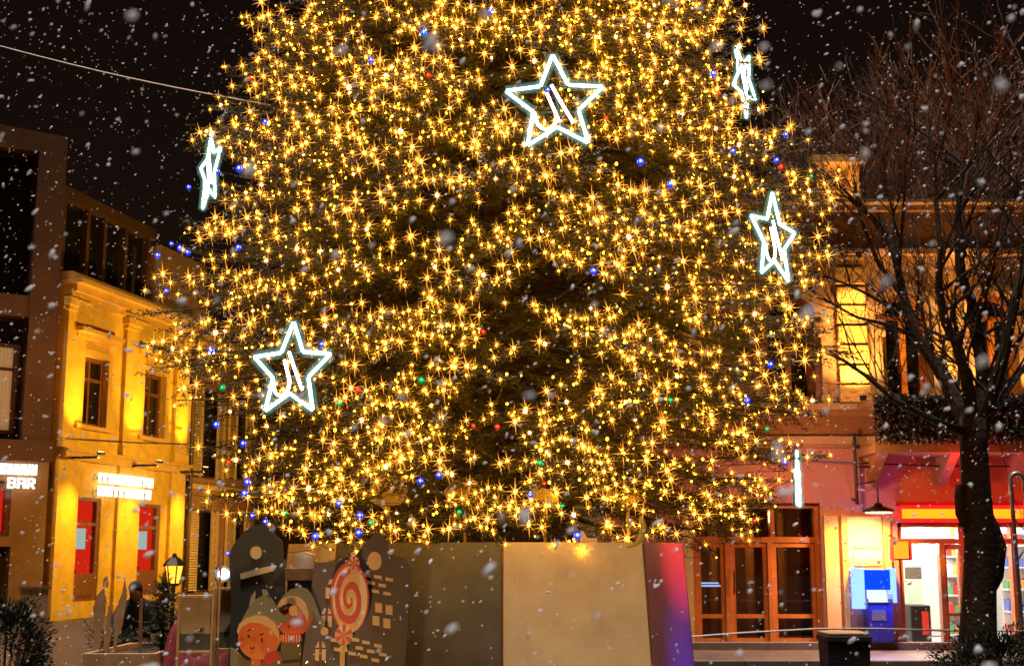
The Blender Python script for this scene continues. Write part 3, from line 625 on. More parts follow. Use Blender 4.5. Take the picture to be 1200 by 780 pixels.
# wall uplights: one at each pilaster
for i, (a, b) in enumerate(pil):
    c = (a+b)/2; nm = ['left end', 'middle', 'right end'][i]
    e = empty('wall_light', Lf.w(c, .24, zst0), 'small dark up and down wall light at the %s pilaster of the yellow facade' % nm, 'wall light', 'pilaster lights on the yellow facade')
    MB().fb(Lf, c-.04, c+.04, .165, .95, zst0+.02, zst0+.08).fb(Lf, c-.1, c+.1, .95, 1.08, zst0+.12, zst1-.12).build('housing', M['blackmetal'], e)
    MB().fb(Lf, c-.07, c+.07, .97, 1.06, zst1-.118, zst1-.11).build('lens', G['warmlamp'], e)
    p = Lf.w(c, 1.0, zst1-.1); lamp('up_lamp', 'SPOT', p, 1000, (1, .55, .05), e, spot_size=math.radians(64), spot_blend=1, shadow_soft_size=.06, aim=Lf.w(c, 0, zst1+2.3))
    p = Lf.w(c, 1.0, zst0+.1); lamp('down_lamp', 'SPOT', p, 1100, (1, .55, .05), e, spot_size=math.radians(64), spot_blend=1, shadow_soft_size=.06, aim=Lf.w(c, 0, zst0-2.3))
lamp('facade_fill', 'POINT', Lf.w(3.2, 6, 4.6), 1900, (1, .54, .07), yb, shadow_soft_size=.3)  # bare lamp added out in front to wash the whole facade
MB().tube([Lf.w(S1+.1, .12, .1), Lf.w(S1+.1, .12, zcor)], .07, 8).tube([Lf.w(S1+.1, .12, zcor), Lf.w(S1+.1, .4, zcor+.3)], .07, 8).build('downpipe', M['darkwood'], yb)
a, b = Lf.w(S(68), .5, Q(68, 514)[1]), Lf.w(S(205), .5, Q(205, 520)[1])
tag(MB().tube([a, a.lerp(b, .5)-Vector((0, 0, .03)), b], .018, 5).build('facade_cable', M['blackmetal']), 'thin dark cable running along the yellow facade under its upper windows', 'cable')
# dark glass upper block set back over the yellow cornice
zp0 = Q(80, 218, -.6)[1]
gb = empty('glass_penthouse', Lf.w(3, -.6, ztop), 'dark glazed modern block rising behind the yellow cornice', 'building')
sA, sB = S(76, 260, -.6), S(181, 280, -.6)
MB().fb(Lf, sA, sB, -7, -.9, 0, zp0-.35).build('glass_wall', M['darkglass'], gb)
t = MB().fb(Lf, sA, sB+.1, -7, -.6, zp0-.35, zp0)
for px in (78, 107, 127, 152, 179): t.fb(Lf, S(px, 280, -.6)-.09, S(px, 280, -.6)+.09, -.9, -.7, ztop, zp0-.35)
t.fb(Lf, sA, sB, -.9, -.62, zp0-2.0, zp0-1.85) if False else None
t.build('bronze_frame', M['bronze'], gb)
# plain wall block beyond, then the shuttered house
sC = S(245, 330, -.3)
pb_ = empty('plain_block', Lf.w(8, -.4, 0), 'plain brown walled block between the glass penthouse and the shuttered house', 'building')
MB().fb(Lf, sB+.12, sC, -6, -.4, ztop-.3, Q(200, 292, -.4)[1]).build('wall', M['brownstucco'], pb_)
hb = empty('shuttered_house', Lf.w(10, -.3, 0), 'brown house with pale louvred shutters right of the yellow facade', 'house')
sD = S(300); zh = Q(225, 400)[1]
hw = [rect(216.5, 597, 253, 693), rect(221, 455, 262, 560), rect(264, 600, 290, 690), rect(268, 470, 292, 562)]
MB().wall(Lf, S1+.2, sD, 0, zh, hw, -.4, -.06).build('wall', M['brownstucco'], hb)
MB().fb(Lf, S1+.2, sD, -.06, .06, Q(225, 572)[1], Q(225, 566)[1]).build('ledge', M['ochretrim'], hb)
MB().fb(Lf, S1+.2, sD, -.5, .3, zh, zh+.3).build('eaves', M['ochretrim'], hb)
MB().fb(Lf, S1+.2, sD, -6, -.41, 0, zh).build('rear_block', M['brownstucco'], hb)
M['shutter'] = mat('pale shutter paint', (.62, .46, .25), .6, var=.15)
for s0, s1, z0, z1 in hw:
    fr = MB().fb(Lf, s0, s0+.07, -.3, -.05, z0, z1).fb(Lf, s1-.07, s1, -.3, -.05, z0, z1).fb(Lf, s0+.07, s1-.07, -.3, -.05, z1-.07, z1).fb(Lf, s0+.07, s1-.07, -.3, -.05, z0, z0+.07).build('window', M['darkwood'], hb)
    MB().fb(Lf, s0+.06, s1-.06, -.28, -.26, z0+.06, z1-.06).build('pane', M['darkglass'], fr)
    wd = (s1-s0)*.36
    for a, b in ((s0-.02, s0+wd), (s1-wd*.5, s1+.02)):
        t = MB(); nsl = 30
        for i in range(nsl):
            zz = z0+.05+i*(z1-z0-.1)/nsl; t.hexa([Lf.w(a+.04, .05, zz), Lf.w(b-.04, .05, zz), Lf.w(b-.04, .02, zz+.02), Lf.w(a+.04, .02, zz+.02), Lf.w(a+.04, .05, zz+.02), Lf.w(b-.04, .05, zz+.02), Lf.w(b-.04, -.02, zz+(z1-z0)/nsl*.95), Lf.w(a+.04, -.02, zz+(z1-z0)/nsl*.95)])
        t.fb(Lf, a, a+.045, -.03, .055, z0, z1).fb(Lf, b-.045, b, -.03, .055, z0, z1)
        t.build('shutter', M['shutter'], fr)
lamp('house_fill', 'POINT', Lf.w(S(240), 2.4, 2.6), 160, (1, .5, .14), hb, shadow_soft_size=.2)  # bare lamp added to light the house front
# dark modern building at the left edge, facing across the square
D = Fac(ground(47, 728), (math.sin(math.radians(53)), math.cos(math.radians(53)))); E = D.pix
db = empty('bronze_building', D.w(-4, 0, 0), 'dark modern building with bronze frame and big black windows at the left edge', 'building')
dtop = E(60, 157)[1]; sR = E(70, 400)[0]; sR = max(sR, .05)
def DS(px, py): return E(px, py)[0]
sl = -16
zb1, zb0 = E(40, 347)[1], E(40, 372)[1]; zl1 = E(30, 516)[1]; zl0 = E(30, 540)[1]
t = MB().fb(D, -.75, 0, -2, 0, zl1, dtop).fb(D, sl, -.75, -1.2, 0, dtop-.55, dtop).fb(D, sl, -.75, -1.2, -.02, zb0, zb1).fb(D, -5.6, -4.9, -1.2, -.01, zl1, dtop-.55)
t.build('bronze_frame', M['bronze'], db)
MB().fb(D, sl, -.02, -7, -1.21, 0, dtop-.1).fb(D, -.74, -.02, -7, -2.01, 0, dtop-.1).build('core', M['blackmetal'], db)
t = MB()
for a, b, c, e in ((-4.9, -.76, zb1, dtop-.56), (-4.9, -.76, zl1, zb0), (sl, -5.61, zb1, dtop-.56), (sl, -5.61, zl1, zb0)): t.fb(D, a+.01, b, -.6, -.55, c+.01, e-.01)
t.build('glass', M['darkglass'], db)
cz0, cz1 = E(8, 502)[1], E(8, 404)[1]; c0, c1 = DS(-25, 450), DS(20, 450)
wf = MB().fb(D, c0-.1, c1+.1, -.54, -.4, cz0-.1, cz0).fb(D, c0-.1, c1+.1, -.54, -.4, cz1, cz1+.1).fb(D, c0-.1, c0, -.54, -.4, cz0, cz1).fb(D, c1, c1+.1, -.54, -.4, cz0, cz1).fb(D, (c0+c1)/2-.04, (c0+c1)/2+.04, -.54, -.42, cz0, cz1).fb(D, c0, c1, -.535, -.45, cz0+(cz1-cz0)*.72, cz0+(cz1-cz0)*.72+.08).build('window', M['darkwood'], db)
t = MB(); n = 36
a_ = [(c0+(c1-c0)*i/n) for i in range(n+1)]
vs = []; fs = []
for i, s in enumerate(a_):
    dd = -.5+.025*math.sin(i*1.9); vs += [D.w(s, dd, cz0), D.w(s, dd, cz1)]
for i in range(n): fs.append((2*i, 2*i+2, 2*i+3, 2*i+1))
mc = mat('lit net curtain', (.6, .5, .36), .9, var=.2, scale=12, emit=(1, .62, .3), estr=.16)
MB().add(vs, fs).build('curtain', mc, wf)
rw = (DS(-30, 600), DS(12, 600), E(6, 628)[1], E(6, 574)[1]); dw = (DS(-30, 680), DS(10, 680), 0.0, E(5, 640)[1])
MB().wall(D, sl, 0, 0, zl0, [rw, dw], -.5, 0).build('lower_wall', M['brownstucco'], db)
MB().fb(D, sl, .02, -1.2, .2, zl0, zl1).build('canopy_band', M['bronze'], db)
MB().fb(D, rw[0], rw[1], -.4, -.38, rw[2], rw[3]).build('red_window', G['redlit'], db)
fr = MB().fb(D, rw[1]-.1, rw[1], -.37, -.1, rw[2], rw[3]).fb(D, rw[0], rw[1]-.1, -.37, -.1, rw[2], rw[2]+.12).build('window_frame', M['wood'], db)
MB().fb(D, dw[0], dw[1], -.45, -.4, 0, dw[3]).build('door', M['darkwood'], db)
s0, s1 = DS(-8, 560), DS(41, 560); zz0, zz1 = E(20, 572)[1], E(20, 543)[1]
s_ = empty('lit_sign', D.w((s0+s1)/2, .1, zz0), 'white glowing two line sign over the brown wall at the left edge', 'sign')
t = MB(); h = zz1-zz0; glyph_row(t, D, s0, s1, zz0+h*.55, h*.42, 6, .14, rnd); 
def letter(mb, fac, ch, s, z, wd, h, d):
    st = wd*.24
    v = lambda a, z0=0., z1=1.: mb.fb(fac, s+a*wd, s+a*wd+st, d, d+.06, z+z0*h, z+z1*h)
    hz = lambda y, a=.24, b=.76: mb.fb(fac, s+a*wd, s+b*wd, d, d+.06, z+y*h, z+(y+.17)*h)
    v(0)
    if ch == 'B': hz(0); hz(.415); hz(.83); v(.76, .06, .45); v(.76, .55, .94)
    if ch == 'A': hz(.38); hz(.83); v(.76)
    if ch == 'R': hz(.4); hz(.83); v(.76, .5, .94); mb.prism(fac, [(s+.4*wd, z+.4*h), (s+.66*wd, z+.4*h), (s+wd, z), (s+.72*wd, z)], d, d+.06)
for i, ch in enumerate('BAR'): letter(t, D, ch, s0+(s1-s0)*(.3+.235*i), zz0, (s1-s0)*.19, h*.42, .14)
t.build('letters', G['signwhite'], s_)
MB().fb(D, s0, s1, .002, .135, zz0+h*.2, zz0+h*.26).fb(D, s0, s1, .002, .135, zz0+h*.72, zz0+h*.78).build('mounting_rail', M['blackmetal'], s_)
lamp('wall_fill', 'POINT', D.w(-1.6, 2.2, 3.4), 85, (1, .42, .10), db, shadow_soft_size=.2)  # bare lamp added to light the lower brown wall
lamp('frame_fill', 'POINT', D.w(-1.0, 3.0, 7.0), 110, (1, .36, .10), db, shadow_soft_size=.3)  # bare lamp added to brighten the bronze frame

# overhead cable to the tree
a, b = at(-60, 38, 15), at(318, 124, 15)
t = MB(); t.tube([a.lerp(b, i/14)-Vector((0, 0, .06*math.sin(PI*i/14))) for i in range(15)], .011, 5)
tag(t.build('overhead_cable', M['cable']), 'thin cable crossing the black sky from the left into the tree', 'cable')

# ================================================================== THE CHRISTMAS TREE
TX, TY = -.13, 15.3
prof = [(1.5, 2.3), (1.85, 2.9), (2.3, 3.45), (3.1, 3.75), (4.2, 4.02), (5.3, 3.85), (6.3, 3.55), (7.2, 3.25), (8.2, 2.85), (17, .1)]
def RZ(z):
    if z <= prof[0][0]: return prof[0][1]
    for (a, ra), (b, rb_) in zip(prof, prof[1:]):
        if a <= z <= b: return ra+(rb_-ra)*(z-a)/(b-a)
    return .05
ct = empty('christmas_tree', (TX, TY, .9), 'huge spruce christmas tree covered in gold fairy lights and white neon stars', 'tree')
MB().tube([(TX, TY, .6), (TX, TY, 4), (TX, TY, 10), (TX, TY, 17.4)], [.3, .24, .14, .02], 10).build('trunk', M['sprucebark'], ct, smooth=True)
tw = []; wood = MB(); branches = []
z = 1.75; rg = random.Random(11)
def branch(zt, az, L, front, low):
    """tip height zt, azimuth az (0 = towards the viewer), length L"""
    dx, dy = math.sin(az), -math.cos(az)
    z0 = zt + L*rg.uniform(.12, .42)
    P_ = []
    for i in range(9):
        q = i/8; r = .1+q*(L-.1); bend = rg.uniform(-.01, .01)
        zz = z0 + (zt-z0)*(1-(1-q)**1.25) + .10*L*math.sin(PI*q)*.5 + (.10*L*(q-.75)*4*q if q > .75 else 0)*.6
        P_.append(Vector((TX+dx*r+bend*L*dy, TY+dy*r-bend*L*dx, zz)))
    return P_
def pol(Pl, q):
    x = q*(len(Pl)-1); i = min(int(x), len(Pl)-2); return Pl[i].lerp(Pl[i+1], x-i)
bulbs = []
lvl = 0
while z < 16.9:
    hi = z > 9.2
    n = 16 if z < 9.2 else 8
    if z > 13: n = 6
    off = rg.random()*6.28
    for k in range(n):
        az = off + 2*PI*k/n + rg.uniform(-.22, .22); az = (az+PI) % (2*PI)-PI
        front = abs(az) < 1.95
        if not front and k % 2: continue
        L = RZ(z)*rg.uniform(.74, 1.05); zt = z+rg.uniform(-.2, .2)*(1 if z > 2.3 else .5)
        if rg.random() < .06: L *= 1.05
        Pb = branch(zt, az, L, front, z < 2.4)
        wood.tube(Pb[::2], [.035*(1-.9*i/4)+.002 for i in range(5)], 4, False)
        D0 = (Pb[-1]-Pb[0]); D0.z = 0; D0.normalize(); Sd = Vector((-D0.y, D0.x, 0))
        step = (.095 if front else .2) if not hi else .2
        q = .22; twl = []
        side = 1
        while q < .99:
            p = pol(Pb, q); l = (.36+.72*(1-q)**.8*min(1, L/2.5))*rg.uniform(.6, 1.15); l = min(l, .85)
            dirn = (Sd*side*rg.uniform(.65, 1.0) + D0*rg.uniform(.6, .95) + Vector((0, 0, rg.uniform(-.75, .35)))).normalized()
            e = p + dirn*l
            tw.append((*p, *e)); twl.append((p, e))
            if l > .38 and not hi and front:      # side twiglets
                for r_ in (.35, .55, .75):
                    for s2 in (-1, 1):
                        pp = p.lerp(e, r_); dd = (dirn + dirn.cross(Vector((0, 0, 1))).normalized()*s2*.8 + Vector((0, 0, rg.uniform(-.7, .2)))).normalized()
                        tw.append((*pp, *(pp+dd*l*.38*(1.15-r_))))
            side = -side; q += step/L*rg.uniform(.8, 1.25)
        p = pol(Pb, .7)
        tw.append((*pol(Pb, .5), *pol(Pb, .75))); tw.append((*pol(Pb, .75), *pol(Pb, 1.0)))
        tip = Pb[-1]; tw.append((*tip, *(tip+D0*.16+Vector((0, 0, .03)))))
        branches.append((Pb, twl, az, zt, L))
    z += .24 if z < 9.2 else .42
wood.build('branches', M['sprucebark'], ct)
V, Fq = needle_twigs(tw, 68, .047, .0065, 5)
crown = raw_mesh('crown', V, Fq, M['needles'], ct, WL[ct])
print('twigs', len(tw), 'needles', len(Fq), 'branches', len(branches))

# fairy lights: one bulb mesh per kind, copied bulb by bulb
def bulb_mesh(name, core, spikes, r, mats):
    t = MB(); t.mi(0); t.ball((0, 0, 0), (r, r, r*1.25), 6, 4)
    t.mi(1)
    for d, L in spikes:
        d = Vector(d).normalized(); a = d.orthogonal().normalized(); b = d.cross(a); w_ = r*.42
        base = d*r*.5
        vs = [base+a*w_, base-a*w_*.5+b*w_*.87, base-a*w_*.5-b*w_*.87, d*L]
        t.add(vs, [(0, 1, 3), (1, 2, 3), (2, 0, 3)])
    o = t.build(name, mats); return o
SP = [((1, 0, .12), .085), ((-1, 0, -.12), .085), ((-.12, 0, 1), .10), ((.12, 0, -1), .10), ((0, 1, .1), .085), ((0, -1, -.1), .085)]  # glowing spikes imitate the lens starburst round each light
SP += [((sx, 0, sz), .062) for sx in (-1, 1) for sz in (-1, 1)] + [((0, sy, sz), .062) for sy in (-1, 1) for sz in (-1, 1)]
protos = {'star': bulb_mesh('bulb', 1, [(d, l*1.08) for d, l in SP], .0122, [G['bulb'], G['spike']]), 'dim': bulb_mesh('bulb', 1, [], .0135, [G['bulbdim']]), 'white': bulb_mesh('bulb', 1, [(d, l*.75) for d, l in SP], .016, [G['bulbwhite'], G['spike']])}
for o in protos.values(): COL.objects.unlink(o)
bands = [(1.4, 2.1, 'lowest fringe'), (2.1, 2.7, 'second lowest'), (2.7, 3.4, 'low'), (3.4, 4.1, 'lower middle'), (4.1, 4.9, 'middle'), (4.9, 5.7, 'upper middle'), (5.7, 6.6, 'high'), (6.6, 7.6, 'very high'), (7.6, 9.0, 'topmost visible')]
secs = [(-2.0, -1.05, 'left flank'), (-1.05, -.6, 'outer left front'), (-.6, -.2, 'inner left front'), (-.2, .2, 'centre front'), (.2, .6, 'inner right front'), (.6, 1.05, 'outer right front'), (1.05, 2.0, 'right flank')]
rb2 = random.Random(21)
zones = {}
def clump(p):  # slow noise: photo's lights come in drifts
    from mathutils import noise
    return noise.noise(p*.85)
for Pb, twl, az, zt, L in branches:
    if zt > 9.3 or abs(az) > 2.0: continue
    bi = next((i for i, b in enumerate(bands) if b[0] <= zt < b[1]), None); si = next((i for i, s in enumerate(secs) if s[0] <= az < s[1]), None)
    if bi is None or si is None: continue
    dens = 1 + .35*clump(Pb[-1])
    n = int(round((27 if abs(az) < .7 else 20 if abs(az) < 1.15 else 11)*(1.15 if zt < 2.3 else 1)*max(.35, dens)))
    out = []
    for j in range(n):
        q = 1-.7*rb2.random()**1.15
        near = [t_ for t_ in twl if True]
        p, e = near[min(len(near)-1, int(q*len(near)))] if near else (Pb[-1], Pb[-1])
        pos = p.lerp(e, rb2.random()**.7) + Vector((math.sin(az)*.035, -math.cos(az)*.035, rb2.uniform(.0, .05)))
        out.append(pos)
    out.sort(key=lambda v: (v-Pb[0]).length)
    zones.setdefault((bi, si), []).append(out)
# even the strings out: thin crowded bulbs, then carry lights into the bare hollows
from mathutils import kdtree
for kz, lst in zones.items():
    for l in lst:
        kept = []
        for p in l:
            if all((p-q).length > .085 for q in kept): kept.append(p)
        l[:] = kept
allb = [p for lst in zones.values() for l in lst for p in l]
kd = kdtree.KDTree(len(allb)); [kd.insert(p, i) for i, p in enumerate(allb)]; kd.balance()
ends = [(e, az, zt) for Pb, twl, az, zt, L in branches if zt < 9.0 and abs(az) < 1.3 for p, e in twl]
kt = kdtree.KDTree(len(ends)); [kt.insert(e[0], i) for i, e in enumerate(ends)]; kt.balance()
filled = []
for _ in range(5200):
    z_ = rb2.uniform(1.75, 8.7); a_ = rb2.uniform(-1.25, 1.25); r_ = RZ(z_)*rb2.uniform(.78, 1.0)
    p = Vector((TX+math.sin(a_)*r_, TY-math.cos(a_)*r_, z_)); e_, i_, d_ = kt.find(p)
    if d_ > .25: continue
    q = e_+Vector((math.sin(a_)*.035, -math.cos(a_)*.035, .02))
    if kd.find(q)[2] < .17 or any((q-f).length < .17 for f in filled): continue
    az_, zt_e = math.atan2(q.x-TX, -(q.y-TY)), q.z
    bi = next((i for i, b in enumerate(bands) if b[0] <= zt_e < b[1]), None); si = next((i for i, s in enumerate(secs) if s[0] <= az_ < s[1]), None)
    if bi is None or (bi, si) not in zones: continue
    filled.append(q); zones[(bi, si)].append([q])
print('filled', len(filled))
total = 0
for (bi, si), lst in sorted(zones.items()):
    pts = [p for l in lst for p in l]
    extra = []
    if len(pts) > 100:
        keep = set(rb2.sample(range(len(pts)), 100)); extra = [p for i, p in enumerate(pts) if i not in keep]; pts = [p for i, p in enumerate(pts) if i in keep]
    c = sum(pts, Vector())/len(pts)
    e = empty('fairy_light_string', c, 'string of gold fairy lights on the %s branches of the tree, %s' % (bands[bi][2], secs[si][2]), 'fairy lights', 'gold fairy light strings wound through the tree')
    wr = MB()
    for p, q in zip(pts, pts[1:]):
        if (p-q).length > .6:
            f_ = lambda v, k: Vector((TX+(v.x-TX)*k, TY+(v.y-TY)*k, v.z)); wr.tube([p, f_(p, .86), f_(p.lerp(q, .5), .8), f_(q, .86), q], .0035, 3, False)
        else:
            m2 = p.lerp(q, .5)+Vector(((TX-p.x)*.02, (TY-p.y)*.02, -.03)); wr.tube([p, m2, q], .0035, 3, False)
    if wr.v: wr.build('wire', M['greencable'], e)
    for p in pts:
        k = rb2.random(); kind = 'star' if k < .80 else ('dim' if k < .965 else 'white')
        o = protos[kind].copy(); o.name = 'bulb'; COL.objects.link(o); o.parent = e; o.location = p-c
        s_ = rb2.choice((.6, .7, .8, .9, 1.0, 1.1, 1.3)) if kind != 'dim' else rb2.uniform(.45, 1.1)
        o.scale = (s_, s_, s_); o.rotation_euler = (rb2.uniform(-.15, .15), rb2.uniform(-.2, .2), rb2.uniform(-.3, .3)); total += 1
    if extra:     # beyond a hundred on one string: the smallest bulbs, as one part
        me = protos['star'].data; bv = np.array([v.co[:] for v in me.vertices]); fc = [tuple(p.vertices) for p in me.polygons]; mi_ = [p.material_index for p in me.polygons]
        t = MB()
        for p in extra:
            s_ = rb2.uniform(.5, .95); b0 = len(t.v); t.v += [(p.x+v[0]*s_, p.y+v[1]*s_, p.z+v[2]*s_) for v in bv.tolist()]; t.f += [tuple(k+b0 for k in f) for f in fc]; t.m += mi_
        xo = t.build('small_bulbs', [G['bulb'], G['spike']], e); xo['kind'] = 'stuff'; total += len(extra)
print('bulbs', total)
def surf(px, py, push=.0):
    r = ray(px, py); best = None
    y = 9.5
    while y < 16.2:
        p = at(px, py, y)
        if math.hypot(p.x-TX, p.y-TY) < RZ(p.z)*.99: return p - Vector((TX-p.x, TY-p.y, 0)).normalized()*push if push else p
        d_ = math.hypot(p.x-TX, p.y-TY)-RZ(p.z)
        if best is None or d_ < best[0]: best = (d_, p)
        y += .04
    return best[1]
colour_px = dict(
 blue=[(222, 292), (231, 297), (212, 287), (289, 292), (258, 412), (206, 342), (196, 300), (264, 498), (295, 520), (300, 565), (297, 578), (320, 478), (378, 628), (428, 604), (427, 624), (496, 564), (517, 557), (673, 627), (620, 580), (893, 428), (866, 470), (779, 219), (745, 193), (827, 90), (910, 160), (900, 190), (850, 180), (440, 75), (500, 43), (692, 320), (404, 590), (320, 146), (232, 221), (265, 203), (384, 405), (267, 648), (306, 604), (321, 611), (290, 200), (640, 110), (909, 542), (575, 18)],
 green=[(441, 612), (497, 447), (540, 600), (631, 543), (656, 593), (404, 474), (271, 455), (940, 208), (779, 470), (889, 503), (344, 601), (500, 44)],
 red=[(567, 391), (556, 500), (583, 501), (874, 610), (706, 143), (505, 93), (302, 95), (425, 458), (278, 542), (834, 113), (636, 567), (905, 198)])
CB = {}
for c in colour_px:
    t = MB(); t.mi(0); t.ball((0, 0, 0), (.02, .02, .026), 10, 8); t.mi(1); t.ball((0, -.014, .003), (.011, .011, .014), 8, 6)
    t.ball((.013, .007, .003), (.010, .010, .013), 8, 6); t.ball((-.013, .007, .003), (.010, .010, .013), 8, 6)
    t.mi(2); t.ball((0, 0, 0), (.036, .036, .042), 12, 8)  # outer shell imitates the glow halo round the bulb
    CB[c] = t.build('bulb', [G[c], G[c+'core'], G['sleeve'+c]], smooth=True); COL.objects.unlink(CB[c])  # the sleeve material is the halo shell
for nm, lo, hi in (('left', 0, 400), ('middle', 400, 700), ('right', 700, 1200)):
    its = [(surf(px, py, .1), c) for c in colour_px for px, py in colour_px[c] if lo <= px < hi]; its.sort(key=lambda i: i[0].z)
    c0_ = its[0][0]
    e = empty('coloured_light_string', c0_, 'string of blue, green and red bulbs scattered over the %s of the tree' % {'left': 'left side', 'middle': 'middle', 'right': 'right side'}[nm], 'fairy lights')
    wr = MB()
    for (p, _), (q, _2) in zip(its, its[1:]):
        cc = Vector((TX, TY, 0)); f_ = lambda v, k: Vector((cc.x+(v.x-cc.x)*k, cc.y+(v.y-cc.y)*k, v.z))
        wr.tube([p, f_(p, .8), f_(p.lerp(q, .5), .72), f_(q, .8), q], .0035, 3, False)
    wr.build('wire', M['greencable'], e)
    for p, c in its:
        o = CB[c].copy(); o.name = 'bulb'; COL.objects.link(o); o.parent = e; o.location = p-c0_; o['label'] = c+' glowing bulb'
        o.scale = (1, 1, 1) if c == 'blue' else (.85, .85, .85)
        s_ = rb2.uniform(.75, 1.2); o.scale = tuple(k*s_ for k in o.scale)
# neon stars
def star(px, py, Y, yaw, H, label, roll=0):
    c = at(px, py, Y); e = empty('neon_star', c, label, 'star light', 'white neon stars hung on the tree')
    r = H/1.80; ri = r*.46
    pts = []
    for i in range(10):
        a = PI/2 + i*PI/5; rr = r if i % 2 == 0 else ri
        pts.append(Vector((rr*math.cos(a), 0, rr*math.sin(a))))
    t = MB()
    for a, b in zip(pts, pts[1:]+pts[:1]): t.tube([a.lerp(b, .02), b.lerp(a, .02)], .015, 8)
    t.build('star_tube', G['neon'], e, local=True)
    for rr_ in (.024, .036, .052):  # nested glowing shells imitate bloom round the tubes
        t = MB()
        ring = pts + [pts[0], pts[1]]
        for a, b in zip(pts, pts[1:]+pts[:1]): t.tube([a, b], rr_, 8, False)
        t.build('bloom_halo', G['sleeve'], e, local=True)
    t = MB()
    for a, b in zip(pts, pts[1:]+pts[:1]): t.tube([a+Vector((0, .035, 0)), b+Vector((0, .035, 0))], .012, 5)
    t.tube([(-.02*r, .035, .40*r), (.10*r, .035, -.30*r)], .014, 5); t.tube([pts[1]+Vector((0, .035, 0)), pts[9]+Vector((0, .035, 0))], .01, 5)
    t.tube([pts[3]+Vector((0, .035, 0)), pts[7]+Vector((0, .035, 0))], .01, 5)
    t.build('star_frame', M['greencable'], e, local=True)
    k = r
    hook = [(-.16*k, .22*k), (-.05*k, -.08*k), (.0, -.22*k)] + [(-.20*k+.20*k*math.cos(a), -.25*k-.26*k*math.sin(a)) for a in [i*PI/9 for i in range(1, 9)]] + [(-.42*k, -.16*k)]
    MB().tube([(x, -.01, zz) for x, zz in hook], .014, 8).build('hook_tube', G['neon'], e, local=True)
    MB().tube([(-.06*k, -.01, .38*k), (.06*k, -.01, .12*k), (.32*k, -.01, -.40*k)], .014, 8).build('slash_tube', G['neon'], e, local=True)
    e.rotation_euler = (0, roll, yaw)
    return e
star(651, 122, 11.25, math.radians(1), .83, 'white neon star facing the square high at the tree centre', math.radians(-3))
star(341, 434, 11.3, math.radians(-27), .77, 'white neon star low on the left front of the tree', math.radians(2))
star(907, 280, 12.9, math.radians(51), .87, 'narrow turned white neon star on the right side at mid height', 0)
star(246, 200, 14.6, math.radians(-63), .86, 'edge on white neon star on the upper left edge of the tree', 0)
star(872, 95, 14.8, math.radians(62), .80, 'edge on white neon star at the upper right edge of the tree', PI*.97)
star(935, 563, 14.6, math.radians(74), .60, 'edge on white neon star at the lower right edge above the doors', 0)
# ================================================================== PLANTER AND CUT-OUT SCENERY
pl = empty('tree_planter', (TX, 13.5, 0), 'faceted planter box of grey, cream and mauve boards around the tree foot', 'planter')
tops = [at(395, 642, 13.9), at(589, 639, 13.0), at(754, 637, 13.2), at(800, 640, 14.1), Vector((1.85, 17.2, 1.85)), Vector((.5, 18, 1.85)), Vector((-1.5, 18, 1.85)), Vector((-2.6, 15.5, 1.85))]
zt_ = 1.86
for v in tops: v.z = zt_
ctr = Vector((TX, 15.6, 0))
bots = [Vector((ctr.x+(v.x-ctr.x)*1.06, ctr.y+(v.y-ctr.y)*1.10, .02)) for v in tops]
nmat = [M['greyboard'], M['creamboard'], M['purpleboard'], M['creamboard'], M['greyboard'], M['creamboard'], M['greyboard'], M['creamboard']]
for i in range(8):
    j = (i+1) % 8; a, b, c, d_ = bots[i], bots[j], tops[j], tops[i]
    n_ = (b-a).cross(d_-a).normalized()
    if n_.dot(a-ctr) < 0: n_ = -n_
    g_ = .006; u_ = (b-a).normalized()
    a2, b2, c2, d2 = a+u_*g_, b-u_*g_, c-u_*g_, d_+u_*g_
    MB().hexa([a2, b2, b2-n_*.04, a2-n_*.04, d2, c2, c2-n_*.04, d2-n_*.04]).build('board_panel', [nmat[i]], pl, bevel=.004)
    lo = [a2+n_*.012, b2+n_*.012]; up = [lo[0]+Vector((0, 0, 1.02)), lo[1]+Vector((0, 0, 1.02))]
for i in range(8):
    MB().tube([bots[i]-(bots[i]-ctr).normalized()*.02, tops[i]-(tops[i]-ctr).normalized()*.02], .022, 6).build('corner_post', M['boardedge'], pl)
t = MB(); t.add([v-Vector((0, 0, .12)) for v in tops], [tuple(range(8))]); t.build('soil_top', M['darksoil'], pl)
# coloured spots added to wash the mauve panel: blue with fixture, red bare
fl = empty('added_ground_spot', (2.55, 12.7, 0), 'small dark ground spotlight added to wash the mauve planter board with blue', 'spotlight')
MB().lathe((2.55, 12.7, 0), [(.07, 0), (.07, .1), (.05, .16), (.055, .2)], 10).build('housing', M['blackmetal'], fl)
MB().lathe((2.55, 12.7, .201), [(.045, 0), (.045, .006)], 10).build('lens', G['atmblue'], fl)
lamp('blue_fill', 'SPOT', (2.75, 12.9, .25), 75, (.12, .08, 1), fl, spot_size=math.radians(70), spot_blend=.9, shadow_soft_size=.05, aim=(1.95, 13.9, .6))
lamp('red_fill', 'SPOT', (2.75, 13.3, 2.0), 105, (1, .05, .06), fl, spot_size=math.radians(60), spot_blend=.9, shadow_soft_size=.05, aim=(1.9, 13.9, 1.75))
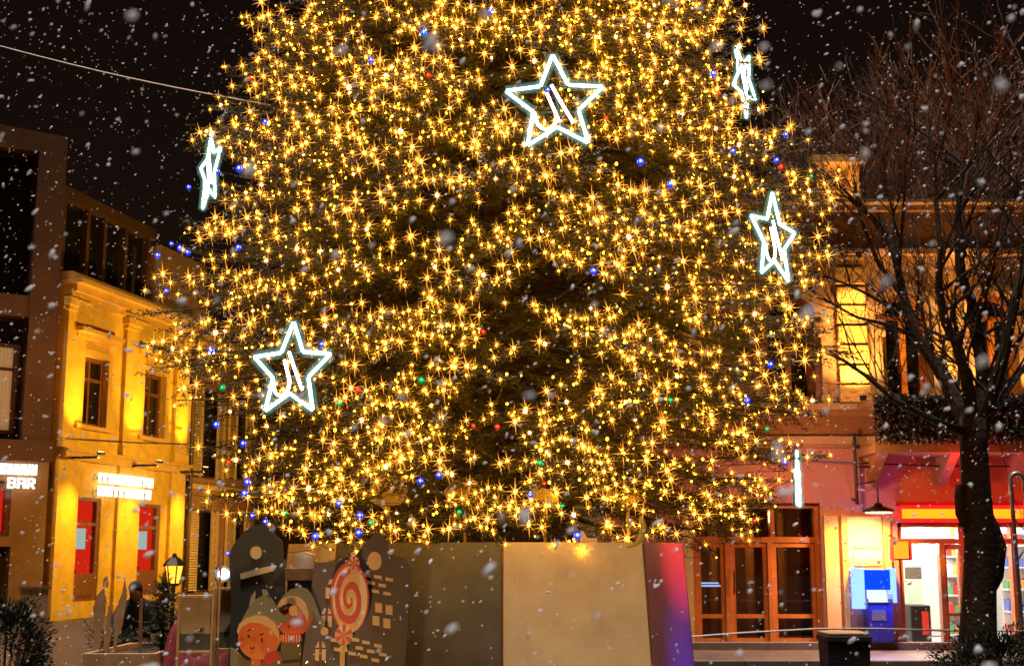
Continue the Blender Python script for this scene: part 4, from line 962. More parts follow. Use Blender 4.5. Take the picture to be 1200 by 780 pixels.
# boards and shapes peeping out of the branches above the planter
def cut(name, px_poly, Y, m, label, cat, thick=.02, holes=None, grp=None):
    f_ = Fac((0, Y), (1, 0)); poly = [f_.pix(*p) for p in px_poly]
    t = MB(); t.prism(f_, poly, -thick, 0); xm = sum(p[0] for p in poly)/len(poly); zm_ = min(p[1] for p in poly)
    if zm_ > 1.84: t.fb(f_, xm-.014, xm+.014, -thick-.02, -thick+.002, 1.55, zm_+.08)
    o = t.build(name, m); tag(o, label, cat, grp); return o
def blob(cx, cy, rx, ry, n=14, a0=0, a1=2*PI): return [(cx+rx*math.cos(a0+(a1-a0)*i/n), cy-ry*math.sin(a0+(a1-a0)*i/n)) for i in range(n if abs(a1-a0) > 6.2 else n+1)]
cut('scenery_board', [(432, 585), (434, 566), (446, 556), (460, 554), (474, 560), (478, 574), (470, 590), (450, 596)], 13.8, M['beigeboard'], 'rounded beige board showing through the branches above the grey house', 'board')
cut('scenery_board', [(518, 578), (530, 563), (548, 558), (562, 566), (566, 582), (545, 592)], 13.8, M['beigeboard'], 'dull beige board deep among branches above the planter seam', 'board')
cut('scenery_board', [(620, 583), (627, 567), (640, 572), (654, 583), (652, 588)], 13.3, M['yellowpaint'], 'small yellow wedge board among the lights above the cream planter board', 'board')
cut('scenery_board', [(721, 578), (735, 580), (748, 576), (752, 586), (738, 590), (722, 588)], 13.4, M['yellowpaint'], 'small yellow board among lights above the right of the cream panel', 'board')
cut('scenery_board', [(680, 640), (680, 622), (684, 622), (688, 630), (700, 630), (700, 640)], 13.15, M['creamboard'], 'pale notched board piece standing on the cream planter rim', 'board')
bn = [at(px, py, 12.4) for px, py in ((751, 604), (754, 616), (752, 630), (744, 638), (734, 641))]
tag(MB().tube(bn, [.012, .03, .035, .022, .006], 8).build('yellow_crescent', M['yellowpaint'], smooth=True), 'curved yellow crescent hanging under the branches above the mauve panel', 'ornament')

H1 = Fac((0, 12.6), (1, 0)); H2 = Fac((0, 12.4), (.995, .1)); EF = Fac((0, 11.6), (1, 0)); EB = Fac((0, 11.9), (1, 0)); LP = Fac((0, 12.1), (.995, .1))
def layer(fac, parent, name, pxpoly, m, d0, d1, sub=None):
    return MB().prism(fac, [fac.pix(*p) for p in pxpoly], d0, d1).build(name, m, parent)
def zz6(l): return [(260+a/4.107, 590+b/4.107) for a, b in l]
def zz7(l): return [(360+a/4.588, 610+b/4.588) for a, b in l]
def foot(fac, poly):  # run the outline's lowest corners down to the ground
    return poly
def ext(fac, pxpoly, base_z=0.0):
    """pixel outline whose points flagged with y>=900 are set to the ground"""
    return [(fac.pix(x, 700)[0], base_z) if y >= 900 else fac.pix(x, y) for x, y in pxpoly]
h1 = empty('gingerbread_house', H1.w(H1.pix(302, 700)[0], 0, 0), 'dark green house cutout with one round window behind the two elves', 'cutout')
MB().prism(H1, ext(H1, zz6([(35, 240), (60, 190), (110, 130), (165, 100), (205, 95), (235, 130), (290, 180), (300, 330), (312, 560)])+[(338, 900), (268, 900)]+zz6([(45, 500)])), -.03, 0).build('board', M['darkgreenpaint'], h1)
layer(H1, h1, 'round_window', zz6(blob(165, 235, 28, 31, 20)), M['creampaint'], .001, .012)
aw = [(88, 335), (255, 292), (256, 314)]
for i in range(7): 
    fx = 254-i*23.5; fy = 316+i*6.1
    aw += [(fx-4, fy+7), (fx-12, fy+9), (fx-20, fy+9)]
aw += [(90, 357)]
layer(H1, h1, 'scalloped_awning', zz6(aw), M['creampaint'], .001, .012)
layer(H1, h1, 'small_window', zz6([(132, 490), (140, 450), (160, 418), (163, 430), (160, 465), (140, 490)]), M['creampaint'], .001, .01)
layer(H1, h1, 'small_window', zz6([(193, 412), (215, 415), (228, 440), (200, 440)]), M['creampaint'], .001, .01)
MB().fb(H1, H1.pix(285, 700)[0], H1.pix(320, 700)[0], -.5, -.031, 0, .08).build('stand', M['plywood'], h1)
# elves
ef = empty('elf_cutout', EF.w(EF.pix(304, 700)[0], 0, 0), 'elf cutout with round orange face and drooping olive hat, in front', 'cutout')
MB().prism(EF, ext(EF, zz6([(40, 690), (60, 700), (110, 750), (190, 760), (250, 700), (285, 715)])+[(332, 900), (276, 900)]), -.025, 0).build('body', M['olivepaint'], ef)
layer(EF, ef, 'face', zz6(blob(180, 648, 100, 100, 28)), M['skinpaint'], .002, .016)
layer(EF, ef, 'ear', zz6([(268, 640), (290, 625), (292, 650), (278, 672), (266, 668)]), M['skinpaint'], .001, .012)
layer(EF, ef, 'hat', zz6([(88, 598), (98, 560), (130, 500), (160, 460), (200, 438), (240, 450), (265, 490), (285, 525), (315, 542), (345, 530), (338, 556), (305, 572), (262, 566), (276, 610), (230, 582), (170, 568), (120, 575)]), M['olivepaint'], .018, .03)
layer(EF, ef, 'hat_brim', zz6([(76, 612), (88, 575), (120, 548), (165, 534), (215, 540), (255, 568), (280, 612), (280, 650), (262, 628), (235, 595), (190, 572), (140, 570), (100, 590), (82, 625)]), M['brimpaint'], .031, .042)
layer(EF, ef, 'pompom', zz6(blob(348, 512, 21, 26, 16)), M['brimpaint'], .031, .05)
ft = MB()
for l in ([(124, 632), (134, 628), (136, 640), (128, 646)], [(190, 648), (198, 640), (200, 662), (192, 668)], [(125, 607), (140, 600), (142, 605), (127, 612)], [(184, 627), (200, 620), (204, 626), (186, 633)], [(138, 684), (150, 692), (160, 682), (158, 692), (150, 700), (140, 696)]): ft.prism(EF, [EF.pix(*p) for p in zz6(l)], .017, .021)
ft.build('face_lines', M['linepaint'], ef)
ck = MB()
for cx, cy, r in ((98, 650, 13), (205, 680, 15), (157, 648, 12)): ck.prism(EF, [EF.pix(*p) for p in zz6(blob(cx, cy, r, r, 12))], .017, .0205)
ck.build('cheeks', M['darkskinpaint'], ef)
layer(EF, ef, 'red_mitten', zz6([(200, 750), (215, 720), (250, 705), (282, 718), (280, 745), (240, 765), (215, 775)]), M['redpaint'], .004, .02)
layer(EF, ef, 'collar', zz6([(140, 742), (190, 742), (188, 775), (142, 775)]), M['skinpaint'], .0005, .01)
eb = empty('elf_cutout', EB.w(EB.pix(345, 700)[0], 0, 0), 'elf cutout with red striped scarf, behind and right of the other elf', 'cutout')
MB().prism(EB, ext(EB, zz6([(288, 650), (372, 655), (384, 700), (376, 760)])+[(352, 900), (326, 900)]), -.025, 0).build('body', M['olivepaint'], eb)
layer(EB, eb, 'face', zz6(blob(345, 562, 83, 72, 26)), M['darkskinpaint'], .002, .016)
layer(EB, eb, 'ear', zz6([(420, 540), (434, 515), (440, 545), (425, 580), (414, 580)]), M['darkskinpaint'], .001, .012)
layer(EB, eb, 'hat', zz6([(272, 478), (300, 438), (335, 410), (378, 398), (415, 410), (445, 455), (475, 540), (494, 600), (480, 596), (440, 515), (424, 560), (410, 515), (370, 470), (320, 460)]), M['olivepaint'], .018, .03)
layer(EB, eb, 'hat_brim', zz6([(268, 492), (290, 458), (330, 440), (375, 448), (408, 482), (420, 530), (418, 570), (400, 530), (370, 490), (325, 476), (290, 490), (272, 510)]), M['brimpaint'], .031, .042)
layer(EB, eb, 'pompom', zz6(blob(497, 612, 19, 20, 14)), M['brimpaint'], .031, .05)
sf = MB().prism(EB, [EB.pix(*p) for p in zz6([(286, 628), (380, 620), (388, 655), (370, 668), (300, 664)])], .017, .032); sf.build('scarf', M['redpaint'], eb)
st = MB()
for i in range(7): 
    x = 296+i*13; st.prism(EB, [EB.pix(*p) for p in zz6([(x, 628), (x+4, 628), (x+5, 662), (x+1, 662)])], .033, .036)
st.build('scarf_stripes', M['creampaint'], eb)
layer(EB, eb, 'belt', zz6([(292, 752), (376, 744), (374, 760), (292, 768)]), M['linepaint'], .001, .012)
ft = MB()
for l in ([(300, 532), (308, 526), (308, 545)], [(348, 560), (358, 555), (356, 572)], [(318, 588), (326, 582), (330, 590), (322, 596)]): ft.prism(EB, [EB.pix(*p) for p in zz6(l)], .017, .021)
ft.build('face_lines', M['linepaint'], eb)
# grey gingerbread house
h2 = empty('gingerbread_house', H2.w(H2.pix(420, 700)[0], 0, 0), 'grey gabled house cutout with cream bricks and windows behind the lollipop', 'cutout')
MB().prism(H2, ext(H2, zz7([(40, 225), (190, 215), (260, 190), (300, 130), (350, 80), (384, 52), (425, 98), (452, 182), (520, 195), (562, 268)])+[(470, 900), (345, 900)]+zz7([(30, 300)])), -.03, 0).build('board', M['greypaint'], h2)
layer(H2, h2, 'round_window', zz7(blob(362, 215, 38, 50, 22)), M['creampaint'], .001, .012)
br = MB()
for x, y in ((322, 290), (380, 300), (442, 314), (345, 332), (404, 346), (366, 377), (430, 390), (260, 638), (316, 652), (381, 670), (281, 682), (342, 699), (407, 717), (243, 712), (304, 727), (367, 747), (148, 640), (165, 690), (258, 790), (320, 800), (385, 815)):
    br.prism(H2, [H2.pix(*p) for p in zz7([(x-21, y-12), (x+20, y-5), (x+20, y+12), (x-21, y+6)])], .001, .01)
br.build('brick_marks', M['creampaint'], h2)
for (x, y), ws in (((405, 508), .9), ((72, 710), 0), ((104, 530), 0)):
    t = MB()
    if ws:
        for dx, dy in ((-22, -42), (34, -30), (-36, 28), (22, 42)): t.prism(H2, [H2.pix(*p) for p in zz7([(x+dx-18, y+dy-28), (x+dx+20, y+dy-24), (x+dx+20, y+dy+28), (x+dx-18, y+dy+22)])], .001, .01)
    else:
        for dx in (-18, 18): t.prism(H2, [H2.pix(*p) for p in zz7([(x+dx-11, y-22), (x+dx+11, y-22), (x+dx+9, y+42), (x+dx-12, y+36)])], .001, .01).prism(H2, [H2.pix(*p) for p in zz7([(x+dx-11, y-30), (x+dx-(8 if dx > 0 else -8), y-66), (x+dx+11, y-32)])], .001, .01)
    t.build('window', M['creampaint'], h2)
layer(H2, h2, 'window', zz7([(100, 358), (122, 358), (118, 418), (98, 412)]), M['creampaint'], .001, .01)
layer(H2, h2, 'window', zz7([(112, 340), (120, 315), (138, 312), (134, 340)]), M['creampaint'], .001, .01)
MB().fb(H2, H2.pix(395, 700)[0], H2.pix(445, 700)[0], -.5, -.031, 0, .08).build('stand', M['plywood'], h2)
# lollipop
lp = empty('lollipop_cutout', LP.w(LP.pix(404, 700)[0], 0, 0), 'big red and cream spiral lollipop cutout on a stick with sweets', 'cutout')
cx, cy, rx, ry = 228, 412, 104, 192
def lpx(l): return [LP.pix(*p) for p in zz7(l)]
MB().prism(LP, lpx(blob(cx, cy, rx, ry, 40)), -.03, 0).build('rim_disc', M['redpaint'], lp)
MB().prism(LP, lpx(blob(cx+2, cy+8, rx*.90, ry*.92, 40)), .001, .01).build('cream_disc', M['creampaint'], lp)
n = 90; ia = []; ib = []
for i in range(n+1):
    a = 2*PI*1.95*i/n; rr = .04+.82*(i/n); wd = .045+.085*min(1, i/n*1.6)*(1 if i < n*.9 else (n-i)/(n*.1)+.02)
    ca, sa_ = math.cos(-a+.9), math.sin(-a+.9)
    ia.append((cx+2+rx*.9*max(.0, rr-wd)*ca, cy+8-ry*.92*max(0, rr-wd)*sa_)); ib.append((cx+2+rx*.9*min(1, rr+wd)*ca, cy+8-ry*.92*min(1, rr+wd)*sa_))
MB().strip(LP, lpx(ia), lpx(ib), .0105, .018).build('red_spiral', M['redpaint'], lp)
for (x, y, r_, r2) in ((250, 225, 31, 36), (197, 612, 47, 56)):
    c_ = MB(); c_.prism(LP, lpx(blob(x, y, r_, r2, 24)), .019, .03)
    if r_ < 40: c_.prism(LP, lpx([(x-8, y-r2+6), (x-18, y-r2-14), (x+16, y-r2-14), (x+8, y-r2+6)]), .019, .027).prism(LP, lpx([(x-8, y+r2-6), (x-22, y+r2+20), (x+18, y+r2+20), (x+8, y+r2-6)]), .019, .027)
    else: c_.prism(LP, lpx([(x-12, y+r2-6), (x-34, y+r2+30), (x+20, y+r2+34), (x+14, y+r2-6)]), .019, .027)
    so = c_.build('sweet', M['creampaint'], lp)
    sw = MB()
    for i in range(6):
        a0 = i*PI/3+.2
        po = [(x, y)]+[(x+r_*.98*math.cos(a0+.1*j+.0)*1.0, y-r2*.98*math.sin(a0+.1*j)) for j in range(6)]
        mid = (x+r_*.5*math.cos(a0+.55), y-r2*.5*math.sin(a0+.55)); po.append(mid)
        sw.prism(LP, lpx(po), .0305, .035)
    sw.build('sweet_stripes', M['redpaint'], so)
p0 = LP.pix(*zz7([(190, 690)])[0])
MB().fb(LP, p0[0]-.022, p0[0]+.022, -.02, .012, 0, p0[1]).build('stick', M['creampaint'], lp)
sp_ = empty('added_panel_spot', (1.25, 9.3, 0), 'low pale ground spotlight added out of view in front of the cream planter panel', 'spotlight')  # lamp and fixture added out of view to brighten the cream panel
MB().tube([(1.25, 9.38, 0), (1.25, 9.38, .35)], .02, 8).box(1.05, 1.45, 9.28, 9.5, 0, .02).build('stand', M['blackmetal'], sp_)
MB().lathe((1.25, 9.3, .35), [(.08, 0), (.1, .04), (.1, .14), (.07, .18)], 14).build('housing', M['blackmetal'], sp_)
lamp('panel_lamp', 'SPOT', (1.25, 9.46, .5), 185, (1, .68, .38), sp_, spot_size=math.radians(50), spot_blend=.9, shadow_soft_size=.12, aim=(.75, 13, 1.3))  # lamp of the added spot, brightens the cream panel
sl_ = empty('added_cutout_spot', (-1.3, 8.9, 0), 'small warm ground spotlight in front of the elf cutouts', 'spotlight')  # fixture and lamp added below the view to light the cutouts
MB().tube([(-1.3, 8.98, 0), (-1.3, 8.98, .6)], .02, 8).box(-1.5, -1.1, 8.88, 9.1, 0, .02).build('stand', M['blackmetal'], sl_)
MB().lathe((-1.3, 8.9, .6), [(.09, 0), (.11, .04), (.11, .16), (.08, .2)], 14).build('housing', M['blackmetal'], sl_)
lamp('cutout_fill', 'SPOT', (-1.3, 9.06, .8), 160, (1, .54, .2), sl_, spot_size=math.radians(70), spot_blend=.9, shadow_soft_size=.12, aim=(-2.05, 12.2, 1.25))
# wooden letter box between the cutouts
lb = empty('wooden_box', Vector((at(352, 700, 13.0).x, 13.0, 0)), 'wooden box with thick pale lid and white block, between house cutouts', 'box')
LBF = Fac((0, 13.0), (1, 0)); q0 = LBF.pix(334, 680); q1 = LBF.pix(368, 665)
MB().fb(LBF, q0[0], q1[0], -.3, 0, q0[1], q1[1]).build('lid', M['plywood'], lb, bevel=.006)
MB().fb(LBF, q0[0]+.02, q1[0]-.02, -.28, -.02, 0, q0[1]).build('body', M['darkgreenpaint'], lb)
q2 = LBF.pix(347, 665); q3 = LBF.pix(368, 646)
MB().prism(LBF, [(q2[0], q1[1]+.001), (q3[0], q1[1]+.001), (q3[0], q3[1]-.03), (q2[0]+.08, q3[1]), (q2[0]-.02, q3[1]-.02)], -.2, -.03).build('white_block', M['white'], lb)
# ---------------- left decorations
DF = Fac((0, 13.0), (1, 0))
dk = empty('display_platform', DF.w(DF.pix(185, 700)[0], 0, 0), 'low wooden display platform with raised rim and dark soil, below the yellow building', 'platform')
x0, x1 = DF.pix(97, 770)[0], DF.pix(182, 770)[0]; zt = DF.pix(130, 765)[1]
MB().fb(DF, x0, x1, -.04, 0, 0, zt).fb(DF, x0, x0+.04, -1.5, -.04, 0, zt).fb(DF, x1-.04, x1, -1.5, -.04, 0, zt).fb(DF, x0, x1, -1.54, -1.5, 0, zt).build('rim', M['plywood'], dk, bevel=.006)
MB().fb(DF, x0+.045, x1-.045, -1.495, -.045, 0, zt-.06).build('soil', M['darksoil'], dk)
rc = empty('red_cloth', DF.w(DF.pix(220, 700)[0], -.2, 0), 'dark red cloth heaped over a stand under the framed panels', 'cloth')
xa, xb = DF.pix(181, 770)[0]+.03, DF.pix(282, 770)[0]; nX, nY = 30, 10; vs = []; fs = []
for j in range(nY+1):
    for i in range(nX+1):
        u_ = i/nX; v_ = j/nY
        hgt = (.80+.10*math.sin(u_*7+v_*3)+.05*math.sin(u_*17)+.12*math.exp(-((u_-.08)/.1)**2))*min(1, v_*3+.0)
        vs.append(DF.w(xa+(xb-xa)*u_, .15+.03*math.sin(u_*31)-v_*1.3, max(0, hgt)))
for j in range(nY):
    for i in range(nX): k = j*(nX+1)+i; fs.append((k, k+1, k+nX+2, k+nX+1))
MB().add(vs, fs).build('cloth', M['redcloth'], rc, smooth=True)
# wooden flame / cane shaped stakes in the platform
def stake(pxpoly, Y, label, m=M['plywood']):
    f_ = Fac((0, Y), (1, 0)); base = f_.pix(*pxpoly[0]); e = tag(MB().prism(f_, [f_.pix(*p) for p in pxpoly], -.025, 0).build('wooden_stake', m), label, 'stake', 'cut out wooden stakes on the display platform')
stake([(109, 765), (110, 720), (109, 712), (113, 698), (120, 690), (121, 678), (125, 674), (127, 680), (126, 688), (124, 688), (124, 681), (122.5, 680), (122, 690), (124, 700), (123, 716), (118, 740), (116, 765)], 13.4, 'tall hooked cane shaped wooden stake on the platform, leftmost')
stake([(120, 765), (124, 730), (127, 709), (129.5, 709), (129, 735), (131, 740), (126, 765)], 13.3, 'short pointed wooden stake between the cane and the flame stakes')
stake([(131, 765), (134, 745), (133, 722), (138, 708), (143, 694), (146, 679), (148, 690), (147, 710), (143, 732), (138, 745), (135, 765)], 13.25, 'flame shaped wooden stake beside the short pointed one')
stake([(162, 765), (163.5, 700), (166.5, 700), (166, 765)], 13.15, 'slim straight wooden stake standing in front of the seated person', M['boardedge'])
# small fir in the red cloth
sf_c = at(189, 760, 13.6); sf_c.z = .7
fe = empty('small_fir', (sf_c.x, sf_c.y, .55), 'small dark fir tree by the glowing lantern on the display platform', 'tree')
top_z = at(189, 684, 13.6).z; hF = top_z-.75
MB().tube([(sf_c.x, sf_c.y, .5), (sf_c.x+.02, sf_c.y, top_z)], [.03, .008], 6).build('trunk', M['sprucebark'], fe)
tws = []
for i in range(230):
    q = random.random()**.8; zz = .78+hF*q; r = .24*(1-q)**.7+.06; a = random.uniform(0, 2*PI); r *= random.uniform(.6, 1.25)
    p = Vector((sf_c.x, sf_c.y, zz)); tws.append((*p, *(p+Vector((math.cos(a)*r, math.sin(a)*r, random.uniform(-.05, .12))))))
V, Fq = needle_twigs(tws, 190, .035, .004, 8); raw_mesh('crown', V, Fq, M['firneedles'], fe, WL[fe])
# lantern on a post
ln_p = at(204, 668, 15.0); la = empty('lantern', (ln_p.x, 15, 0), 'glowing orange six sided lantern on a dark post behind the small fir', 'lantern')
MB().tube([(ln_p.x, 15, 0), (ln_p.x, 15, ln_p.z-.16)], [.03, .022], 8).lathe((ln_p.x, 15, 0), [(.09, 0), (.08, .06), (.04, .1)], 8).build('post', M['blackmetal'], la)
MB().lathe((ln_p.x, 15, ln_p.z), [(.065, -.14), (.10, .05)], 6).build('glass', G['lantern'], la)
t = MB().lathe((ln_p.x, 15, ln_p.z), [(.13, .05), (.125, .07), (.06, .14), (.03, .15), (.02, .19)], 6)
for k in range(6): a = 2*PI*k/6; t.tube([(ln_p.x+.067*math.cos(a), 15+.067*math.sin(a), ln_p.z-.15), (ln_p.x+.104*math.cos(a), 15+.104*math.sin(a), ln_p.z+.06)], .009, 4)
t.lathe((ln_p.x, 15, ln_p.z), [(.05, -.17), (.075, -.14)], 6); t.build('cage', M['blackmetal'], la)
lamp('lantern_lamp', 'POINT', (ln_p.x, 14.8, ln_p.z), 16, (1, .45, .08), la, shadow_soft_size=.08)
# framed display panels
def framed(px, Y, label, shape):
    f_ = Fac((0, Y), (.985, .17)); (a, zt), (b, zb) = f_.pix(px[0], px[1]), f_.pix(px[2], px[3])
    e = empty('panelled_display', f_.w((a+b)/2, 0, 0), label, 'display panel')
    w_ = .025
    MB().fb(f_, a, a+w_, -.06, .02, 0, zt).fb(f_, b-w_, b, -.06, .02, 0, zt+.06).fb(f_, a+w_, b-w_, -.06, .02, zt-w_, zt).fb(f_, a+w_, b-w_, -.06, .02, zb, zb+w_).fb(f_, b+.03, b+.05, -.12, -.05, 0, zt+.4).build('frame', M['plywood'], e, bevel=.004)
    MB().fb(f_, a+w_, b-w_, -.03, -.01, zb+w_+.15, zt-w_).build('board', M['beigeboard'], e)
    MB().fb(f_, a+w_, b-w_, -.03, -.005, zb+w_, zb+w_+.15).build('lower_strip', M['darkgreenpaint'], e)
    t = MB()
    for pl_ in shape: t.prism(f_, [(a+(b-a)*u_, zb+(zt-zb)*v_) for u_, v_ in pl_], -.009, .0)
    t.build('painted_shape', M['linepaint'], e)
framed((209, 697, 249, 765), 12.7, 'wooden framed panel with dark bird shape left of the floodlight', [[(.42, .30), (.5, .37), (.62, .30), (.66, .24), (.45, .22)], [(.52, .42), (.75, .44), (.7, .37), (.58, .38)]])
framed((252, 688, 274, 762), 13.2, 'narrow wooden framed panel just left of the dark green house cutout', [[(.5, .3), (.8, .45), (.7, .3)]])
# floodlight
fp = at(262, 672, 14.2); fe = empty('floodlight', (fp.x, fp.y, 0), 'bright white floodlight glaring beside the dark green house cutout', 'floodlight')
MB().tube([(fp.x, fp.y+.1, 0), (fp.x, fp.y+.1, fp.z)], .02, 6).build('post', M['blackmetal'], fe)
MB().box(fp.x-.09, fp.x+.09, fp.y+.01, fp.y+.1, fp.z-.07, fp.z+.07).build('housing', M['blackmetal'], fe)
MB().ball((fp.x, fp.y, fp.z), (.06, .03, .05), 12, 8).build('lens', G['flood'], fe)
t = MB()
for rr_ in (.068, .085): t.ball((fp.x, fp.y-.02, fp.z), rr_, 18, 12)  # glowing shells imitate the glare halo round the lens
t.build('flood_halo', G['sleeveflood'], fe, smooth=True)
# person seated behind the display
def person():
    Y = 17.0; hd = at(163, 692, Y); e = empty('person', (hd.x, Y, 0), 'person in dark jacket and cap sitting bent forward behind the wooden stakes', 'person')
    vs = {'hip': (0, .12, .52), 'waist': (0, .08, .74), 'chest': (0, -.04, .98), 'neck': (0, -.11, 1.12), 'head': (.0, -.15, 1.22), 'crown': (0, -.16, 1.33),
          'lk': (-.14, -.32, .55), 'la': (-.16, -.32, .12), 'lf': (-.17, -.48, .06), 'rk': (.14, -.32, .55), 'ra': (.16, -.32, .12), 'rf': (.17, -.48, .06),
          'ls': (-.2, -.02, 1.02), 'le': (-.3, -.14, .78), 'lh': (-.14, -.36, .72), 'rs': (.2, -.02, 1.02), 're': (.3, -.14, .78), 'rh': (.16, -.36, .76)}
    ed = [('hip', 'waist'), ('waist', 'chest'), ('chest', 'neck'), ('neck', 'head'), ('head', 'crown'), ('hip', 'lk'), ('lk', 'la'), ('la', 'lf'), ('hip', 'rk'), ('rk', 'ra'), ('ra', 'rf'), ('chest', 'ls'), ('ls', 'le'), ('le', 'lh'), ('chest', 'rs'), ('rs', 're'), ('re', 'rh')]
    rad = dict(hip=.17, waist=.16, chest=.17, neck=.065, head=.095, crown=.085, lk=.085, la=.055, lf=.045, rk=.085, ra=.055, rf=.045, ls=.09, le=.065, lh=.042, rs=.09, re=.065, rh=.042)
    ks = list(vs); dz = hd.z-1.22
    me = bpy.data.meshes.new('body'); me.from_pydata([Vector(vs[k])+Vector((0, 0, dz*min(1, vs[k][2]/1.0) if vs[k][2] > .3 else 0)) for k in ks], [(ks.index(a), ks.index(b)) for a, b in ed], [])
    o = bpy.data.objects.new('body', me); COL.objects.link(o); o.parent = e; WL[o] = WL[e]
    sk = o.modifiers.new('Skin', 'SKIN')
    for i, k in enumerate(ks): me.skin_vertices[0].data[i].radius = (rad[k], rad[k]*.9)
    me.skin_vertices[0].data[0].use_root = True
    sub = o.modifiers.new('Sub', 'SUBSURF'); sub.levels = sub.render_levels = 2
    me.materials.append(M['jacket'])
    hp_ = Vector((0, -.15, 1.24+dz))
    MB().ball(hp_+Vector((0, -.02, -.045)), (.07, .08, .095), 12, 10).ball(hp_+Vector((0, -.11, -.04)), (.014, .02, .02), 6, 5).build('face', M['skin'], e, smooth=True, local=True)
    MB().ball(hp_+Vector((0, -.01, .035)), (.086, .095, .075), 14, 10).ball(hp_+Vector((0, -.1, .03)), (.075, .06, .012), 12, 6).build('cap', M['jacket'], e, smooth=True, local=True)
    for sx, z_ in ((-.14, .72), (.16, .76)):
        t = MB(); c = Vector((sx, -.40, z_+dz*.75)); t.ball(c, (.035, .05, .025), 8, 6)
        for f in range(4): t.tube([c+Vector((-.024+.016*f, -.03, 0)), c+Vector((-.024+.016*f, -.075, -.01)), c+Vector((-.022+.015*f, -.09, -.035))], [.009, .008, .006], 5)
        t.tube([c+Vector((-.03*math.copysign(1, sx), 0, .005)), c+Vector((-.05*math.copysign(1, sx), -.04, .0))], [.011, .008], 5)
        t.build('hand', M['skin'], e, smooth=True, local=True)
    bx = empty('wooden_bench', (hd.x, Y+.15, 0), 'dark wooden bench under the seated person', 'bench')
    MB().box(hd.x-.45, hd.x+.45, Y, Y+.36, .36+dz*.3, .42+dz*.3).build('seat', M['darkwood'], bx)
    for sx in (-.4, .4): MB().box(hd.x+sx-.03, hd.x+sx+.03, Y+.05, Y+.3, 0, .36+dz*.3).build('leg', M['darkwood'], bx)
    fb_ = at(140, 735, 16.4); tw2 = []
    for i in range(120):
        a = random.uniform(0, 2*PI); p = Vector((fb_.x-.04+random.uniform(-.2, .2), 16.3+random.uniform(-.12, .12), random.uniform(.32, .72)))
        tw2.append((*p, *(p+Vector((math.cos(a)*.2, math.sin(a)*.12, random.uniform(.02, .26))))))
    fo = empty('fir_cuttings', (fb_.x, 16.3, 0), 'dark shaggy heap of fir cuttings in a tub before the seated person', 'fir cuttings')
    V, Fq = needle_twigs(tw2, 150, .045, .006, 12); raw_mesh('foliage', V, Fq, M['firneedles'], fo, WL[fo])
    MB().lathe((fb_.x+.1, 16.3, 0), [(.22, 0), (.28, .4), (.29, .45)], 16).build('tub', M['blackmetal'], fo)
person()
# board and dark bush at the left edge
bp_ = Fac((0, 22), (.97, .24)); (a, z1_), (b, _z) = bp_.pix(24, 690), bp_.pix(52, 770)
bd = empty('leaning_board', bp_.w((a+b)/2, 0, 0), 'brown upright board standing behind the dark shrub at the left edge', 'board')
MB().fb(bp_, a, b, -.05, 0, 0, z1_).build('sheet', M['plywood'], bd); MB().fb(bp_, a-.03, b+.03, -.06, .01, z1_, z1_+.04).build('top_rail', M['boardedge'], bd)
def shrub(c, rx, rz, n, L, label, seed, ry=None):
    e = empty('shrub', (c.x, c.y, 0), label, 'shrub'); rg_ = np.random.default_rng(seed)
    d = rg_.normal(0, 1, (n, 3)); d /= np.linalg.norm(d, axis=1)[:, None]; rr = (.55+.5*rg_.random(n))**.6; lump = 1+.18*np.sin(d[:, 0]*7+seed)*np.cos(d[:, 2]*6)+.1*np.sin(d[:, 1]*11)
    p = d*(rr*lump)[:, None]*np.array([rx, ry or rx, rz])+np.array([c.x, c.y, c.z]); p[:, 2] = np.maximum(p[:, 2], .04)
    V, Fq = leaf_cloud(p, L, L*.38, seed); raw_mesh('foliage', V, Fq, M['shrub'], e, WL[e])
    st = MB(); rr_ = random.Random(seed)
    for i in range(14):
        a = rr_.uniform(0, 2*PI); st.tube([(c.x+.1*math.cos(a), c.y+.1*math.sin(a), 0), (c.x+rx*.5*math.cos(a), c.y+rx*.5*math.sin(a), c.z), (c.x+rx*.75*math.cos(a), c.y+rx*.75*math.sin(a), c.z+rz*.5)], [.02, .013, .005], 4, False)
    st.build('stems', M['twig'], e)
c = at(8, 752, 12); c.z = .75; shrub(c, .38, .62, 9000, .022, 'dark rounded shrub at the bottom left corner', 4)
c = at(1172, 780, 13.2); c.z = .5; shrub(c, .62, .52, 17000, .02, 'dark dense shrub below the bare trunk at bottom right', 5)
# litter bin
bn_ = at(994, 741, 13.0); bx0, bx1 = at(969, 745, 13).x, at(1021, 745, 13).x; zt = bn_.z
lb = empty('litter_bin', (bn_.x, 13, 0), 'black square litter bin with pale top in front of the cash machine', 'bin')
h_ = (bx1-bx0)/2; cxx = (bx0+bx1)/2; yy = 13+h_
MB().hexa([(cxx-h_*.86, yy-h_*.86, .04), (cxx+h_*.86, yy-h_*.86, .04), (cxx+h_*.86, yy+h_*.86, .04), (cxx-h_*.86, yy+h_*.86, .04), (cxx-h_*.97, yy-h_*.97, zt-.09), (cxx+h_*.97, yy-h_*.97, zt-.09), (cxx+h_*.97, yy+h_*.97, zt-.09), (cxx-h_*.97, yy+h_*.97, zt-.09)]).build('body', M['binplastic'], lb, bevel=.015)
MB().box(cxx-h_*1.03, cxx+h_*1.03, yy-h_*1.03, yy+h_*1.03, zt-.088, zt-.03).build('rim', M['binplastic'], lb, bevel=.01)
MB().box(cxx-h_*.95, cxx+h_*.95, yy-h_*.95, yy+h_*.95, zt-.028, zt).build('lid', M['plywood'], lb, bevel=.01)
MB().box(cxx-h_*.9, cxx+h_*.9, yy-h_*.9, yy+h_*.9, 0, .038).build('base', M['blackmetal'], lb)
